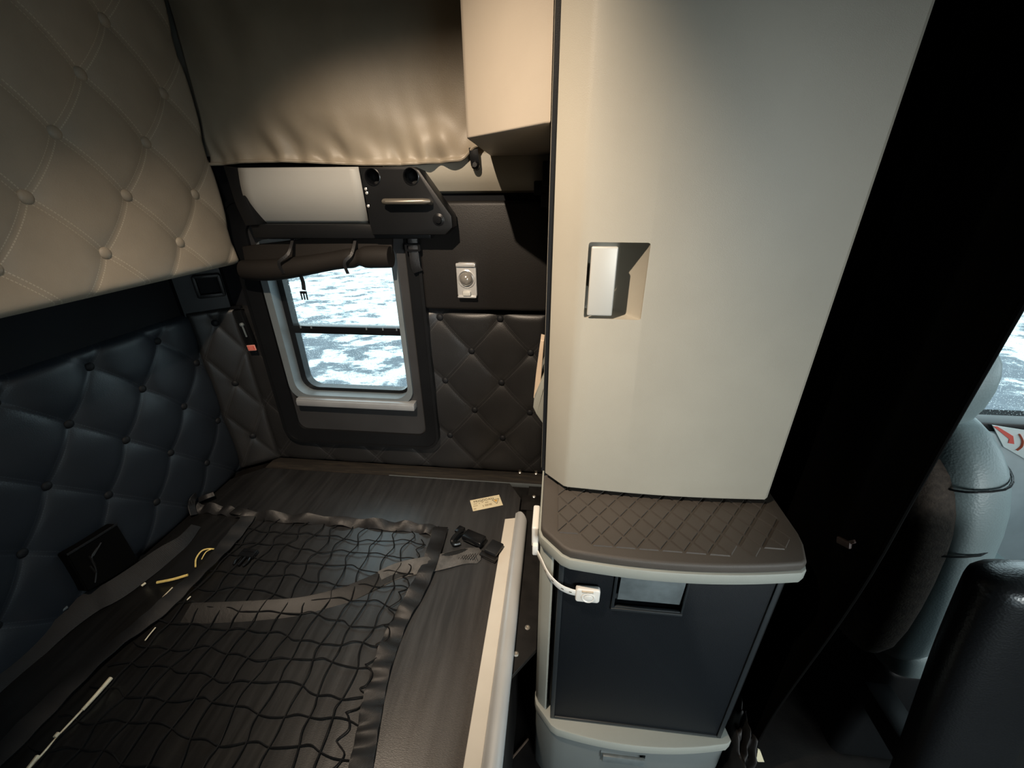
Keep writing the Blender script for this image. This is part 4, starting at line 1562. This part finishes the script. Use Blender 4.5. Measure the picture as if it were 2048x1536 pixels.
# ================================================================= cab door beside the seat
d = struct(thing('door_1', 'x', 'x', (1.27, 1.17, -1.5)))
for k in ('label', 'category'):
    del d[k]
MB().box(0.66, 1.95, 1.12, 1.178, -1.48, -0.63, 0.012, 3).build('door_panel', m_doorin, d)
MB().box(0.66, 1.95, 1.125, 1.178, -0.635, -0.605, 0.004).build('window_ledge', m_blkplas, d)
MB().box(0.70, 1.9, 1.20, 1.206, -0.66, 0.48).build('door_pane', m_glass, d)
q = [at(px, py, 1, 1.1185) for px, py in ((1984, 850), (2062, 862), (2062, 925), (2006, 893))]
mb = MB().prism([(p.x, p.z) for p in q], 'y', 1.1165, 1.1195)
wl = mb.build('warning_sticker', plain('pale_sticker', (0.62, 0.66, 0.64), 0.5), d)
q = [at(px, py, 1, 1.116) for px, py in ((1986, 852), (1995, 853), (2026, 872), (2028, 888), (2016, 886), (2018, 878))]
MB().prism([(p.x, p.z) for p in q], 'y', 1.1150, 1.1163).build('red_bar', m_red, wl)
q = [at(px, py, 1, 1.116) for px, py in ((2038, 868), (2044, 880), (2042, 892), (2032, 900))]
MB().tube(smooth(q, 5), 0.005, 8, flat=0.3).build('orange_arc', m_orange, wl)
# clutter by the curtain
t = thing('fabric_bundle', 'crumpled black cloth bundle on the floor right of the fridge cabinet', 'bag', (0.50, 0.62, -1.5))
mb = MB()


def bun(i, j):
    th, ph = i * 2 * pi, (j - 0.5) * pi
    rr_ = 1 + 0.14 * sin(th * 3 + ph * 4) + 0.10 * sin(th * 7 - ph * 5) + 0.06 * sin(ph * 17 + th * 5)
    zz = sin(ph)
    return V((0.495 + 0.030 * rr_ * cos(ph) * cos(th), 0.600 + 0.10 * rr_ * cos(ph) * sin(th), -1.34 + 0.158 * zz * (1 if zz < 0 else rr_)))


mb.grid(bun, 60, 36)
bmesh.ops.remove_doubles(mb.bm, verts=mb.bm.verts[:], dist=0.0004)
mb.build('bundle_cloth', plain('wrinkled_black_cloth', (0.014, 0.013, 0.013), 0.6, grain=0.4, gscale=60), t, sharp=180)
c = at(1518, 1506, 1, 0.56)
mb = MB()
P = [at(px, py, 1, 0.555) for px, py in ((1515, 1497), (1520, 1500), (1528, 1522), (1516, 1522), (1510, 1517), (1513, 1512))]
mb.prism([(p.x, p.z) for p in P], 'y', 0.553, 0.556)
sh = tag(mb.build('paper_scrap', m_cream_label), 'tiny cream paper scrap by the black cloth bundle at the curtain foot', 'paper')
# floor trims between bunk and cabinet
a, b = at(1056, 1478, 2, -1.499), at(1000, 1545, 2, -1.499)
mb = MB().tube([a + V((0, 0, 0.003)), b + V((0, 0, 0.003))], 0.004, 8)
struct(mb.build('trim_4', plain('brown_floor_trim', (0.10, 0.065, 0.045), 0.5)))
a, b = at(1071, 1494, 2, -1.499), at(1105, 1560, 2, -1.499)
mb = MB().tube([a + V((0, 0, 0.003)), b + V((0, 0, 0.003))], 0.003, 8)
struct(mb.build('trim_5', plain('grey_floor_trim', (0.13, 0.12, 0.11), 0.5)))

# ================================================================= ceiling lamp that lights the sleeper (above the frame)
t = thing('gooseneck_lamp', 'small round spotlight on a long stem from the sleeper ceiling above the bunk', 'lamp', V(LAMP_POS))
ax = (V(LAMP_AIM) - V(LAMP_POS)).normalized()
p = V(LAMP_POS) - ax * 0.015
mb = MB()
mb.lathe(p, -ax, [(0.040, 0), (0.042, 0.012), (0.030, 0.05), (0, 0.055)], 24)
mb.build('lamp_shade', m_blkplas, t)
mb = MB()
mb.tube([p - ax * 0.045, V((p.x, p.y, 0.982))], 0.010, 10)
mb.build('lamp_stem', m_blkplas, t)
lamp_light.parent = t
lamp_light.location = (0, 0, 0)
for o in list(bpy.data.objects):
    if '_w' in o:
        del o['_w']
